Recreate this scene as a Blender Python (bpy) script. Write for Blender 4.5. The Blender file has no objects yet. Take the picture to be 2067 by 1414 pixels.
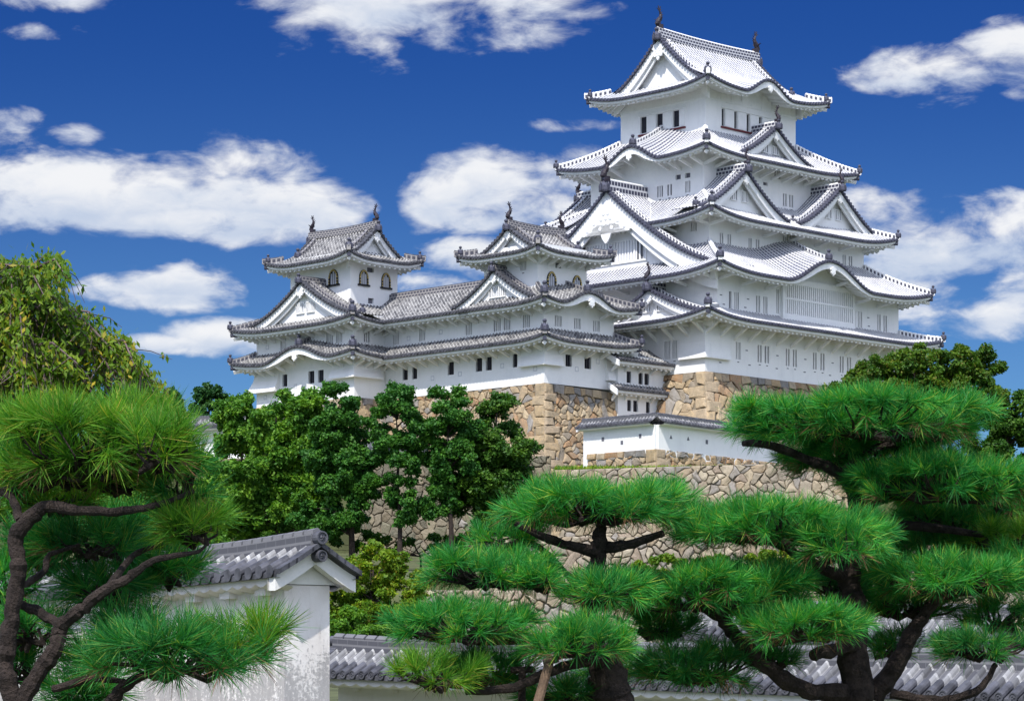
import bpy, math, random
import numpy as np
from mathutils import Vector, Matrix
random.seed(7); RNG = np.random.default_rng(7)
SC = bpy.context.scene
COL = SC.collection
F, CX, HZ, EYE = 5400.0, 1033.5, 1365.0, 1.6          # lens in photo pixels, horizon row, eye height

# ------------------------------------------------------------------ camera
cam_d = bpy.data.cameras.new("camera"); cam = bpy.data.objects.new("camera", cam_d); COL.objects.link(cam)
cam.location = (0, 0, EYE); cam.rotation_euler = (math.radians(90), 0, 0)
cam_d.sensor_width = 36; cam_d.lens = F / 2067 * 36
cam_d.shift_y = (HZ - 707) / 2067
cam_d.clip_start = 0.5; cam_d.clip_end = 20000
SC.camera = cam

# ------------------------------------------------------------------ sun
SUN_EL = math.radians(54); SUN_AZ = math.atan2(-0.358, -0.934)      # azimuth measured from +Y towards +X
sd = bpy.data.lights.new("sun", 'SUN'); sd.energy = 2.4; sd.angle = math.radians(0.5); sd.color = (1.0, 0.955, 0.88)
so = bpy.data.objects.new("sun", sd); COL.objects.link(so); so.location = (-40, -60, 120)
S = Vector((math.sin(SUN_AZ) * math.cos(SUN_EL), math.cos(SUN_AZ) * math.cos(SUN_EL), math.sin(SUN_EL)))
so.rotation_euler = S.to_track_quat('Z', 'Y').to_euler()

# ------------------------------------------------------------------ node helper
class NT:
    def __init__(s, tree): s.t = tree; s.n = tree.nodes; s.l = tree.links
    def new(s, typ, **kw):
        n = s.n.new(typ)
        for k, v in kw.items(): setattr(n, k, v)
        return n
    def put(s, sock, v):
        if isinstance(v, bpy.types.NodeSocket): s.l.new(v, sock)
        elif v is not None: sock.default_value = v
    def m(s, op, a, b=None, c=None, clamp=False):
        n = s.new('ShaderNodeMath', operation=op); n.use_clamp = clamp
        for i, v in enumerate((a, b, c)):
            if v is not None: s.put(n.inputs[i], v)
        return n.outputs[0]
    def mix(s, f, a, b, mode='MIX'):
        n = s.new('ShaderNodeMix', data_type='RGBA', blend_type=mode)
        s.put(n.inputs[0], f); s.put(n.inputs[6], a); s.put(n.inputs[7], b)
        return n.outputs[2]
    def ramp(s, f, lo, hi, smooth=True):
        n = s.new('ShaderNodeMapRange'); n.interpolation_type = 'SMOOTHSTEP' if smooth else 'LINEAR'
        s.put(n.inputs[0], f); n.inputs[1].default_value = lo; n.inputs[2].default_value = hi
        return n.outputs[0]
    def noise(s, vec, scale, detail=4, rough=0.5, dist=0.0):
        n = s.new('ShaderNodeTexNoise'); n.inputs['Scale'].default_value = scale; n.inputs['Detail'].default_value = detail
        n.inputs['Roughness'].default_value = rough; n.inputs['Distortion'].default_value = dist
        if vec is not None: s.l.new(vec, n.inputs['Vector'])
        return n.outputs['Fac']
def rgb(r, g, b): return (r, g, b, 1.0)

# ------------------------------------------------------------------ sky with clouds (a real sky all round: direction -> azimuth, elevation)
world = bpy.data.worlds.new("World"); SC.world = world; world.use_nodes = True
w = NT(world.node_tree); w.n.clear()
sky = w.new('ShaderNodeTexSky', sky_type='NISHITA'); sky.sun_disc = False
sky.sun_elevation = SUN_EL; sky.sun_rotation = SUN_AZ; sky.altitude = 300; sky.air_density = 1.0; sky.dust_density = 0.3; sky.ozone_density = 2.0
tc = w.new('ShaderNodeTexCoord'); sx = w.new('ShaderNodeSeparateXYZ'); w.l.new(tc.outputs['Generated'], sx.inputs[0])
az = w.m('ARCTAN2', sx.outputs[0], sx.outputs[1]); el = w.m('ARCSINE', sx.outputs[2])
# polarised deep blue of the low northern sky, fading to the plain sky higher up
tint = w.ramp(el, 0.0, 0.26)
low = w.mix(tint, rgb(0.130, 0.215, 0.310), rgb(0.022, 0.071, 0.194))
high = w.ramp(el, 0.30, 0.75)
skyc = w.mix(1.0, sky.outputs[0], w.mix(high, low, rgb(1.0, 0.98, 1.10)), 'MULTIPLY')
P = w.new('ShaderNodeCombineXYZ'); w.put(P.inputs[0], az); w.put(P.inputs[1], w.m('MULTIPLY', el, 2.1)); w.put(P.inputs[2], 0.37)
n1 = w.noise(P.outputs[0], 21.0, 8, 0.54, 0.5)
n2 = w.noise(P.outputs[0], 70.0, 6, 0.6, 0.4)
PX = 5400.0
clouds = [  # photo-pixel centre, half sizes, weight: where the banks stand in the sky, turned into azimuth/elevation below
 (60,410,170,72,1),(240,420,170,75,1),(350,375,90,45,.8),(480,400,130,78,1),(490,350,60,40,.8),(610,425,100,50,.85),(430,465,190,35,.8),(30,350,80,50,.7),(700,420,50,25,.5),
 (150,288,60,22,.25),(20,262,60,28,.42),(70,85,95,18,.25),(60,5,150,32,.6),
 (1000,375,105,66,1),(900,405,62,48,.95),(1090,425,130,42,.9),(1150,350,90,44,.8),(960,440,90,28,.8),
 (850,5,320,52,1),(650,60,110,48,.85),(715,105,85,40,.7),(1030,55,120,45,.6),(770,135,60,22,.4),(930,60,90,50,.7),
 (355,575,120,40,1),(375,548,45,25,.7),(195,585,60,26,.85),(330,612,140,16,.5),
 (440,688,85,28,1),(335,700,75,17,.7),(500,690,60,30,.9),
 (1895,163,140,40,.95),(2040,128,80,55,1),(1790,180,60,22,.55),(1915,222,80,22,.45),(2060,170,60,50,.7),
 (1790,470,120,66,1.15),(1900,510,160,56,1.2),(2010,475,115,55,1.15),(2050,500,80,66,1.1),(1740,440,70,50,1),(1830,545,120,34,.85),(1880,430,70,30,.6),
 (1960,645,150,40,.95),(2050,595,75,38,.95),(1880,600,90,28,.7),
 (950,515,70,32,1),(890,572,95,19,.85),(1010,560,90,32,.8),(540,545,80,25,.4),(1150,252,120,16,.12),(700,590,120,20,.3),(1500,520,300,60,.6),
]
for k in range(60):   # the rest of the sky, out of view: added clouds, enlarged for fill light
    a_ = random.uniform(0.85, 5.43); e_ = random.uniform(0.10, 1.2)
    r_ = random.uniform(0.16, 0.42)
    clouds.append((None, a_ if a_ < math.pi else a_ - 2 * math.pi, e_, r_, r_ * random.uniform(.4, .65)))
dens = None; shade_v = None
nd = w.m('MULTIPLY', w.m('SUBTRACT', n1, 0.52), 5.2)
nd = w.m('ADD', nd, w.m('MULTIPLY', w.m('SUBTRACT', n2, 0.5), 1.5))
for c in clouds:
    if c[0] is None: a0, e0, ra, re, wt = c[1], c[2], c[3], c[4], 0.9
    else:
        a0 = math.atan((c[0] - CX) / PX); e0 = math.atan((HZ - c[1]) / PX); ra = c[2] / PX * 1.12; re = c[3] / PX * 1.15; wt = c[4]
    dx = w.m('MULTIPLY', w.m('SUBTRACT', az, a0), 1 / ra); dy = w.m('MULTIPLY', w.m('SUBTRACT', el, e0), 1 / re)
    r2 = w.m('ADD', w.m('MULTIPLY', dx, dx), w.m('MULTIPLY', dy, dy))
    v = w.m('MULTIPLY', w.m('SUBTRACT', 1.0, r2), 0.9); v = w.m('MAXIMUM', w.m('MINIMUM', v, 0.75), -2.2)
    v = w.m('ADD', v, -(1 - wt) * 0.85)
    s_ = w.m('MULTIPLY', w.m('MAXIMUM', v, 0), dy)
    dens = v if dens is None else w.m('MAXIMUM', dens, v)
    shade_v = s_ if shade_v is None else w.m('ADD', shade_v, s_)
dn = w.m('ADD', dens, nd)
mask = w.ramp(dn, -0.42, 1.0)
lightness = w.ramp(w.m('ADD', w.m('MULTIPLY', shade_v, 0.9), w.m('MULTIPLY', w.m('SUBTRACT', n2, .5), 0.8)), -0.55, 0.40)
cloudc = w.mix(lightness, rgb(1.75, 2.02, 2.52), rgb(2.9, 2.93, 3.0))
cloudc = w.mix(w.m('MAXIMUM', w.ramp(w.m('ABSOLUTE', az), .35, .8), w.ramp(el, .32, .6)), cloudc, w.mix(1.0, cloudc, rgb(2.3, 2.3, 2.45), 'MULTIPLY'))     # unseen clouds behind and above the camera, brightened to fill the shade
bg = w.new('ShaderNodeBackground'); bg.inputs[1].default_value = 0.15
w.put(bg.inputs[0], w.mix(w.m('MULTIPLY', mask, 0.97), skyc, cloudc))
out = w.new('ShaderNodeOutputWorld'); w.l.new(bg.outputs[0], out.inputs[0])
world.cycles.sampling_method = 'MANUAL'; world.cycles.sample_map_resolution = 512

SC.view_settings.view_transform = 'Standard'; SC.view_settings.look = 'None'
SC.view_settings.exposure = 1.08; SC.view_settings.gamma = 1.0
SC.render.engine = 'CYCLES'
SC.cycles.max_bounces = 6; SC.cycles.diffuse_bounces = 3; SC.cycles.transparent_max_bounces = 6
SC.cycles.use_denoising = True; SC.cycles.denoiser = "OPENIMAGEDENOISE"; SC.cycles.denoising_input_passes = "RGB_ALBEDO_NORMAL"; SC.cycles.denoising_prefilter = "ACCURATE"

# ------------------------------------------------------------------ materials
def mat(name):
    m_ = bpy.data.materials.new(name); m_.use_nodes = True
    t = NT(m_.node_tree); b = t.n.get('Principled BSDF'); return m_, t, b
def simple(name, c, rough=0.8, var=0.0, scale=3.0, bump=0.0, spec=0.3):
    m_, t, b = mat(name); b.inputs['Roughness'].default_value = rough; b.inputs['Specular IOR Level'].default_value = spec
    g = t.new('ShaderNodeTexCoord').outputs['Object']
    if var:
        n = t.noise(g, scale, 6, 0.6)
        t.put(b.inputs['Base Color'], t.mix(t.ramp(n, .3, .7), rgb(*[x * (1 - var) for x in c]), rgb(*[min(1, x * (1 + var)) for x in c])))
    else: b.inputs['Base Color'].default_value = rgb(*c)
    if bump:
        bp = t.new('ShaderNodeBump'); bp.inputs['Strength'].default_value = bump; bp.inputs['Distance'].default_value = 0.05
        t.put(bp.inputs['Height'], t.noise(g, scale * 4, 6, .65)); t.l.new(bp.outputs[0], b.inputs['Normal'])
    return m_
def plaster(name, c, dirt, dirtc, scale=1.0, streak=0.5):
    m_, t, b = mat(name); b.inputs['Roughness'].default_value = 0.85; b.inputs['Specular IOR Level'].default_value = 0.2
    g = t.new('ShaderNodeTexCoord').outputs['Object']
    mp = t.new('ShaderNodeMapping'); t.l.new(g, mp.inputs[0]); mp.inputs['Scale'].default_value = (1, 1, 0.22)
    st = t.noise(mp.outputs[0], 1.6 * scale, 6, .65); sp = t.noise(g, 0.7 * scale, 5, .6); fine = t.noise(g, 7 * scale, 3, .6)
    d = t.m('ADD', t.m('MULTIPLY', t.ramp(st, .48, .75), streak), t.m('MULTIPLY', t.ramp(sp, .5, .8), 1 - streak))
    d = t.m('MULTIPLY', d, dirt)
    col = t.mix(d, rgb(*c), rgb(*dirtc)); col = t.mix(t.m('MULTIPLY', t.ramp(fine, .35, .75), 0.06), col, rgb(.55, .54, .52))
    t.put(b.inputs['Base Color'], col)
    bp = t.new('ShaderNodeBump'); bp.inputs['Strength'].default_value = .15; bp.inputs['Distance'].default_value = 0.04
    t.put(bp.inputs['Height'], fine); t.l.new(bp.outputs[0], b.inputs['Normal'])
    return m_
M = {}
M['plaster'] = plaster('white_plaster', (.86, .86, .85), .42, (.60, .60, .61), .8)
M['plaster_cream'] = plaster('aged_white_plaster', (.74, .73, .70), .45, (.47, .44, .40), 1.0)
M['plaster_weathered'] = plaster('weathered_plaster', (.70, .67, .63), .75, (.33, .29, .26), 2.2)
def peeling(name):
    m_, t, b = mat(name); b.inputs['Roughness'].default_value = .9; b.inputs['Specular IOR Level'].default_value = .15
    g = t.new('ShaderNodeTexCoord').outputs['Object']; sp_ = t.new('ShaderNodeSeparateXYZ'); t.l.new(g, sp_.inputs[0])
    mp = t.new('ShaderNodeMapping'); t.l.new(g, mp.inputs[0]); mp.inputs['Scale'].default_value = (1, 1, .18)
    st = t.noise(mp.outputs[0], 5, 7, .7); pe = t.noise(g, 13, 8, .72); big = t.noise(g, 1.1, 5, .6)
    low_ = t.ramp(sp_.outputs[2], 2.55, 1.3)
    k = t.m('MULTIPLY', t.ramp(t.m('ADD', t.m('ADD', t.m('MULTIPLY', pe, .7), t.m('MULTIPLY', st, .5)), t.m('MULTIPLY', low_, .22)), .69, .83), .75)
    col = t.mix(t.m('MULTIPLY', t.ramp(big, .3, .7), .45), rgb(.80, .77, .74), rgb(.58, .51, .46))
    col = t.mix(t.m('MULTIPLY', t.ramp(st, .5, .75), .5), col, rgb(.36, .31, .28)); col = t.mix(k, col, rgb(.27, .26, .26))
    t.put(b.inputs['Base Color'], col)
    bp = t.new('ShaderNodeBump'); bp.inputs['Strength'].default_value = .5; bp.inputs['Distance'].default_value = .02; t.put(bp.inputs['Height'], t.m('SUBTRACT', pe, k)); t.l.new(bp.outputs[0], b.inputs['Normal']); return m_
M['plaster_weathered'] = peeling('weathered_plaster')
M['trim'] = simple('limewashed_trim', (.84, .84, .83), .8, .04, 2)
M['dark_tile'] = simple('dark_tile', (.062, .064, .092), .55, .35, 4)
M['dark_tile_grey'] = simple('old_dark_tile', (.070, .071, .083), .6, .5, 3)
M['bronze'] = simple('dark_bronze', (.030, .024, .034), .5, .3, 3)
M['pane_grey'] = simple('shuttered_pane', (.13, .13, .155), .7, .1, 2)
M['pane_dark'] = simple('dark_opening', (.022, .022, .032), .6, .2, 2)
M['pane_light'] = simple('pale_shutter', (.55, .56, .60), .8, .06, 2)
M['iron'] = simple('iron_bar', (.03, .03, .04), .6)
M['red_sill'] = simple('red_sill', (.13, .018, .022), .6, .2, 5)
M['black_lacquer'] = simple('black_lacquer', (.012, .012, .014), .35)
M['gold'] = simple('gilt_stud', (.62, .47, .16), .4)
M['wood'] = simple('weathered_wood', (.13, .085, .055), .85, .35, 9, .5)
def tile_mat(name, kind):
    m_, t, b = mat(name); b.inputs['Roughness'].default_value = 0.7; b.inputs['Specular IOR Level'].default_value = 0.3
    uv = t.new('ShaderNodeUVMap').outputs[0]; s_ = t.new('ShaderNodeSeparateXYZ'); t.l.new(uv, s_.inputs[0])
    fu = t.m('FRACT', s_.outputs[0]); fv = t.m('FRACT', s_.outputs[1])
    off = t.m('ABSOLUTE', t.m('SUBTRACT', fu, .5))
    g = t.new('ShaderNodeTexCoord').outputs['Object']
    if kind == 'white':       # plaster beaded over the joints: white ribs, dark tile left bare in the valleys
        valley = t.ramp(off, .17, .22); bare = t.m('MULTIPLY', valley, t.m('LESS_THAN', fv, .84))
        ribj = t.m('MULTIPLY', t.m('SUBTRACT', 1, valley), t.m('LESS_THAN', fv, .10))
        n = t.noise(g, .9, 4, .6)
        wh = t.mix(t.ramp(n, .35, .75), rgb(.60, .60, .605), rgb(.45, .455, .48))
        col = t.mix(bare, wh, rgb(.075, .078, .12)); col = t.mix(t.m('MULTIPLY', ribj, .40), col, rgb(.2, .2, .25))
    else:
        n = t.noise(g, 2.6, 6, .7); n3 = t.noise(g, .35, 4, .6)
        idn = t.new('ShaderNodeTexWhiteNoise'); idn.noise_dimensions = '2D'
        cv = t.new('ShaderNodeCombineXYZ'); t.put(cv.inputs[0], t.m('FLOOR', s_.outputs[0])); t.put(cv.inputs[1], t.m('FLOOR', s_.outputs[1])); t.l.new(cv.outputs[0], idn.inputs[0])
        ba, bb, bc = ((.080, .080, .086), (.255, .25, .245), (.60, .59, .575)) if kind == 'grey' else ((.085, .086, .092), (.275, .275, .28), (.54, .54, .53))
        col = t.mix(t.ramp(t.m('ADD', t.m('MULTIPLY', n, .6), t.m('MULTIPLY', idn.outputs[0], .45)), .25, .78), rgb(*ba), rgb(*bb))
        joint = t.m('MULTIPLY', t.m('LESS_THAN', off, .26), t.m('LESS_THAN', fv, .30 if kind == 'grey' else .22))
        pl = t.m('MULTIPLY', joint, t.ramp(t.m('ADD', n, t.m('MULTIPLY', n3, .5)), .55, .95))
        col = t.mix(t.m('MULTIPLY', pl, .85), col, rgb(*bc))
        col = t.mix(t.m('MULTIPLY', t.ramp(off, .25, .32), .55), col, rgb(.05, .05, .065))
    t.put(b.inputs['Base Color'], col)
    bp = t.new('ShaderNodeBump'); bp.inputs['Strength'].default_value = .6; bp.inputs['Distance'].default_value = 0.03
    t.put(bp.inputs['Height'], t.m('SUBTRACT', 1, fv)); t.l.new(bp.outputs[0], b.inputs['Normal'])
    return m_
M['tile_white'] = tile_mat('plastered_tile', 'white'); M['tile_grey'] = tile_mat('grey_tile', 'grey'); M['tile_blue'] = tile_mat('bluish_grey_tile', 'blue')
def ridge_mat(name, white, dark, wd):
    m_, t, b = mat(name); b.inputs['Roughness'].default_value = 0.7
    uv = t.new('ShaderNodeUVMap').outputs[0]; s_ = t.new('ShaderNodeSeparateXYZ'); t.l.new(uv, s_.inputs[0])
    row = t.m('FLOOR', s_.outputs[1]); fu = t.m('FRACT', t.m('ADD', s_.outputs[0], t.m('MULTIPLY', row, .5))); fv = t.m('FRACT', s_.outputs[1])
    a = t.m('ABSOLUTE', t.m('SUBTRACT', fu, .5)); c = t.m('ABSOLUTE', t.m('SUBTRACT', fv, .5))
    inn = t.m('MULTIPLY', t.m('LESS_THAN', a, wd), t.m('LESS_THAN', c, .34))
    t.put(b.inputs['Base Color'], t.mix(inn, rgb(*white), rgb(*dark))); return m_
M['hip_white'] = ridge_mat('plastered_hip_ridge', (.78, .78, .78), (.07, .07, .10), .27)
M['hip_grey'] = ridge_mat('grey_hip_ridge', (.30, .285, .28), (.055, .055, .075), .33)
M['ridge_white'] = ridge_mat('patterned_ridge', (.62, .62, .64), (.045, .046, .08), .40)
M['ridge_grey'] = ridge_mat('grey_patterned_ridge', (.34, .32, .31), (.07, .07, .09), .38)
M['ridge_wall'] = ridge_mat('stacked_ridge_tile', (.165, .165, .175), (.075, .076, .088), .485)
def stone_mat(name, joint):
    m_, t, b = mat(name); b.inputs['Roughness'].default_value = .92; b.inputs['Specular IOR Level'].default_value = .2
    at = t.new('ShaderNodeAttribute'); at.attribute_name = 'stone'
    g = t.new('ShaderNodeTexCoord').outputs['Object']; n = t.noise(g, 2.2, 8, .65); n2 = t.noise(g, 9, 5, .7)
    col = t.mix(t.m('MULTIPLY', t.ramp(n, .36, .72), .62), at.outputs['Color'], rgb(.17, .145, .105))
    col = t.mix(t.m('MULTIPLY', t.ramp(n2, .48, .72), .38), col, rgb(.50, .44, .35))
    t.put(b.inputs['Base Color'], col)
    bp = t.new('ShaderNodeBump'); bp.inputs['Strength'].default_value = .55; bp.inputs['Distance'].default_value = 0.12
    t.put(bp.inputs['Height'], t.noise(g, 3.5, 8, .62)); t.l.new(bp.outputs[0], b.inputs['Normal']); return m_
M['stone'] = stone_mat('rubble_stone', .05)
def leaf_mat(name, a, b_, c=None, trans=.36, rough=.55, pat=0.8):
    m_, t, b = mat(name); b.inputs['Roughness'].default_value = rough; b.inputs['Specular IOR Level'].default_value = .25
    ge = t.new('ShaderNodeNewGeometry'); r_ = ge.outputs['Random Per Island']
    col = t.mix(r_, rgb(*a), rgb(*b_))
    if c: col = t.mix(t.ramp(r_, .84, .95), col, rgb(*c))
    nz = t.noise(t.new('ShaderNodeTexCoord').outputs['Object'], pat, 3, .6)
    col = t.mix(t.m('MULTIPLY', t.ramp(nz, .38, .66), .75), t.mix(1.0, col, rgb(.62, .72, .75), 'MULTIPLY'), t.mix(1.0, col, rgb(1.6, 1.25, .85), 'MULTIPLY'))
    t.put(b.inputs['Base Color'], col)
    tr = t.new('ShaderNodeBsdfTranslucent'); t.put(tr.inputs[0], t.mix(1.0, col, rgb(1.15, 1.25, .5), 'MULTIPLY'))
    mx = t.new('ShaderNodeMixShader'); mx.inputs[0].default_value = trans
    t.l.new(b.outputs[0], mx.inputs[1]); t.l.new(tr.outputs[0], mx.inputs[2]); t.l.new(mx.outputs[0], t.n['Material Output'].inputs[0]); return m_
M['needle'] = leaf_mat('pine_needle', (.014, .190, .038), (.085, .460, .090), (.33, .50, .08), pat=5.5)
M['needle_yellow'] = leaf_mat('sunlit_pine_needle', (.050, .230, .024), (.210, .450, .042), (.34, .36, .07), pat=5.5)  # yellower green, with sunlight on these boughs put into the colour
M['needle_deep_shaded'] = leaf_mat('deep_shaded_pine_needle', (.012, .155, .036), (.060, .330, .070), (.22, .34, .07), pat=5.5)  # deeper green, with shade of low and rear pads put into the colour
M['needle_dry'] = simple('dry_needle', (.16, .085, .04), .9)
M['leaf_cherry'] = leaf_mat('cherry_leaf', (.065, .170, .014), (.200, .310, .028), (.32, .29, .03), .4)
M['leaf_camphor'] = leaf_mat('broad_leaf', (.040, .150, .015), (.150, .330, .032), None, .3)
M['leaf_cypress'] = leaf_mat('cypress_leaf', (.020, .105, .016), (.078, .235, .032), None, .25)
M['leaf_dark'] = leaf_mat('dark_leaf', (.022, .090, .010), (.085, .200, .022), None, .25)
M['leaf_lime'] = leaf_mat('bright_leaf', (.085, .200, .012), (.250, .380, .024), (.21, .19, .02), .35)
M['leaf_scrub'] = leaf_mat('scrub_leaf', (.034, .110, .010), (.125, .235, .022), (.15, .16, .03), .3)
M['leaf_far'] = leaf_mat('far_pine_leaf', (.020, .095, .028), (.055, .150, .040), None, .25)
M['bark'] = simple('pine_bark', (.045, .033, .028), .95, .55, 14, 1.0)
M['bark_pale'] = simple('pale_bark', (.16, .12, .10), .95, .5, 8, .8)
M['twig'] = simple('bare_twig', (.14, .10, .10), .9, .3, 10)
M['grass'] = simple('grass', (.16, .20, .035), .95, .35, 1.2, .6)
M['soil'] = simple('soil', (.075, .085, .035), .95, .3, .6, .6)

# ------------------------------------------------------------------ mesh helpers
class MB:
    def __init__(s): s.v = []; s.f = []; s.uv = []; s.has_uv = False
    def add(s, vs, fs, uvs=None):
        o = len(s.v); s.v.extend(vs); s.f.extend([tuple(i + o for i in f) for f in fs])
        if uvs is not None: s.has_uv = True; s.uv.extend(uvs)
        else: s.uv.extend([(0.1, 0.1)] * len(vs))
        return s
    def grid(s, rows, uvs=None, close=False):      # rows: list of equal length vertex lists; face order row0->row1
        n = len(rows[0]); o = len(s.v)
        for r in rows: s.v.extend(r)
        if uvs is not None:
            s.has_uv = True
            for r in uvs: s.uv.extend(r)
        else: s.uv.extend([(0.1, 0.1)] * (n * len(rows)))
        for i in range(len(rows) - 1):
            for j in range(n - 1 + (1 if close else 0)):
                k = (j + 1) % n
                s.f.append((o + i * n + j, o + i * n + k, o + (i + 1) * n + k, o + (i + 1) * n + j))
    def quad(s, a, b, c, d): s.add([a, b, c, d], [(0, 1, 2, 3)])
    def hexa(s, p):                                 # 8 corners: bottom 0-3 (ccw from above), top 4-7
        s.add(p, [(3, 2, 1, 0), (4, 5, 6, 7), (0, 1, 5, 4), (1, 2, 6, 5), (2, 3, 7, 6), (3, 0, 4, 7)])
    def box(s, x0, x1, y0, y1, z0, z1):
        s.hexa([(x0, y0, z0), (x1, y0, z0), (x1, y1, z0), (x0, y1, z0), (x0, y0, z1), (x1, y0, z1), (x1, y1, z1), (x0, y1, z1)])
    def tube(s, pts, rad, n=8, cap=True):
        pts = [Vector(p) for p in pts]; rad = rad if hasattr(rad, '__len__') else [rad] * len(pts); rows = []
        up = Vector((0.13, 0.31, 0.94)); prev = None
        for i, p in enumerate(pts):
            t = (pts[min(i + 1, len(pts) - 1)] - pts[max(i - 1, 0)]).normalized()
            a = (prev - t * prev.dot(t)) if prev is not None else t.cross(up)
            if a.length < 1e-4: a = t.cross(Vector((1, 0, 0)))
            a.normalize(); prev = a; b = t.cross(a)
            rows.append([tuple(p + (a * math.cos(2 * math.pi * k / n) + b * math.sin(2 * math.pi * k / n)) * rad[i]) for k in range(n)])
        o = len(s.v); s.grid(rows, close=True)
        if cap:
            s.f.append(tuple(o + k for k in range(n - 1, -1, -1))); e = o + (len(rows) - 1) * n; s.f.append(tuple(e + k for k in range(n)))
    def lathe(s, prof, c=(0, 0, 0), n=10):
        rows = [[(c[0] + r * math.cos(2 * math.pi * k / n), c[1] + r * math.sin(2 * math.pi * k / n), c[2] + z) for k in range(n)] for r, z in prof]
        s.grid(rows, close=True)
    def ball(s, c, r, n=8, sq=(1, 1, 1)):
        rows = []
        for i in range(n + 1):
            a = -math.pi / 2 + math.pi * i / n
            rows.append([(c[0] + r * sq[0] * max(.001, math.cos(a)) * math.cos(2 * math.pi * k / n), c[1] + r * sq[1] * max(.001, math.cos(a)) * math.sin(2 * math.pi * k / n), c[2] + r * sq[2] * math.sin(a)) for k in range(n)])
        s.grid(rows, close=True)
BASE = {}
def mesh_from(name, v, f, uv=None, has_uv=False, smooth=False):
    me = bpy.data.meshes.new(name); me.from_pydata(v, [], f)
    if has_uv:
        l = me.uv_layers.new(name='UVMap'); idx = np.empty(len(me.loops), np.int32); me.loops.foreach_get('vertex_index', idx)
        l.data.foreach_set('uv', np.asarray(uv, np.float32)[idx].ravel())
    if smooth: me.polygons.foreach_set('use_smooth', [True] * len(me.polygons))
    return me
def link(name, me, m_, parent=None):
    o = bpy.data.objects.new(name, me); COL.objects.link(o)
    if m_ is not None and len(me.materials) == 0: me.materials.append(m_)
    if parent is not None: o.parent = parent
    return o
def part(name, mb, m_, parent, smooth=False, label=None):
    b = BASE.get(parent.name, (0, 0, 0))
    v = [(x - b[0], y - b[1], z - b[2]) for x, y, z in mb.v]
    o = link(name, mesh_from(name, v, mb.f, mb.uv, mb.has_uv, smooth), M[m_] if isinstance(m_, str) else m_, parent)
    BASE[o.name] = b
    if label: o['label'] = label
    return o
def tag(o, label, cat=None, group=None, kind=None):
    if label: o['label'] = label
    if cat: o['category'] = cat
    if group: o['group'] = group
    if kind: o['kind'] = kind
    return o
def thing(name, label, cat, loc=(0, 0, 0), rot=0.0, group=None):
    o = bpy.data.objects.new(name, None); COL.objects.link(o); o.location = loc; o.rotation_euler = (0, 0, rot); o.empty_display_size = .5
    return tag(o, label, cat, group)
R2 = math.sqrt(.5); K0 = ((1423 - CX) / F * 240, 240.0)
def c2w(u, v, z): return (K0[0] + (u - v) * R2, K0[1] + (u + v) * R2, z)      # castle axes (45 degrees to the view) -> world
def cthing(name, label, cat, base, group=None):
    o = thing(name, label, cat, c2w(*base), math.radians(45), group); BASE[o.name] = base; return o
def at(px, py, d): return Vector(((px - CX) / F * d, d, EYE + (HZ - py) / F * d))
def arr_mesh(name, verts, faces, m_, parent=None, smooth=False):
    verts = np.asarray(verts, np.float32); faces = np.asarray(faces, np.int32); k = faces.shape[1]
    me = bpy.data.meshes.new(name); me.vertices.add(len(verts)); me.vertices.foreach_set('co', verts.ravel())
    me.loops.add(faces.size); me.loops.foreach_set('vertex_index', faces.ravel()); me.polygons.add(len(faces))
    me.polygons.foreach_set('loop_start', np.arange(0, faces.size, k, dtype=np.int32)); me.polygons.foreach_set('loop_total', np.full(len(faces), k, np.int32))
    me.update(calc_edges=True); me.validate()
    return link(name, me, M[m_] if isinstance(m_, str) else m_, parent)

# ------------------------------------------------------------------ side frames of a rectangle in castle axes
class Side:
    def __init__(s, k, U0, U1, V0, V1):
        s.k = k
        s.o, s.d, s.n, s.L = {'S': ((U0, V0), (1, 0), (0, 1), U1 - U0), 'E': ((U1, V0), (0, 1), (-1, 0), V1 - V0),
                              'N': ((U1, V1), (-1, 0), (0, -1), U1 - U0), 'W': ((U0, V1), (0, -1), (1, 0), V1 - V0)}[k]
    def pt(s, w_, p, z): return (s.o[0] + s.d[0] * w_ + s.n[0] * p, s.o[1] + s.d[1] * w_ + s.n[1] * p, z)
    def w(s, c): return {'S': c - s.o[0], 'E': c - s.o[1], 'N': s.o[0] - c, 'W': s.o[1] - c}[s.k]
    def box(s, mb, w0, w1, p0, p1, z0, z1):
        mb.hexa([s.pt(w0, p0, z0), s.pt(w1, p0, z0), s.pt(w1, p1, z0), s.pt(w0, p1, z0), s.pt(w0, p0, z1), s.pt(w1, p0, z1), s.pt(w1, p1, z1), s.pt(w0, p1, z1)])
RIB = [(0, 0), (.27, 0), (.33, .07), (.42, .115), (.5, .13), (.58, .115), (.67, .07), (.73, 0)]
def pitch_cols(w0, w1, pt):
    n = max(1, round((w1 - w0) / pt)); q = (w1 - w0) / n; out_ = []
    for k in range(n):
        for x, h in RIB: out_.append((w0 + (k + x) * q, h, k + x))
    out_.append((w1, 0, n)); return out_, [w0 + (k + .5) * q for k in range(n)]
STY = {'white': dict(tile='tile_white', hip='hip_white', ridge='ridge_white', dark='dark_tile', pitch=.42, cap='trim'),
       'grey': dict(tile='tile_grey', hip='hip_grey', ridge='ridge_grey', dark='dark_tile_grey', pitch=.42, cap='dark_tile_grey')}
oni_me = None
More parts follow.
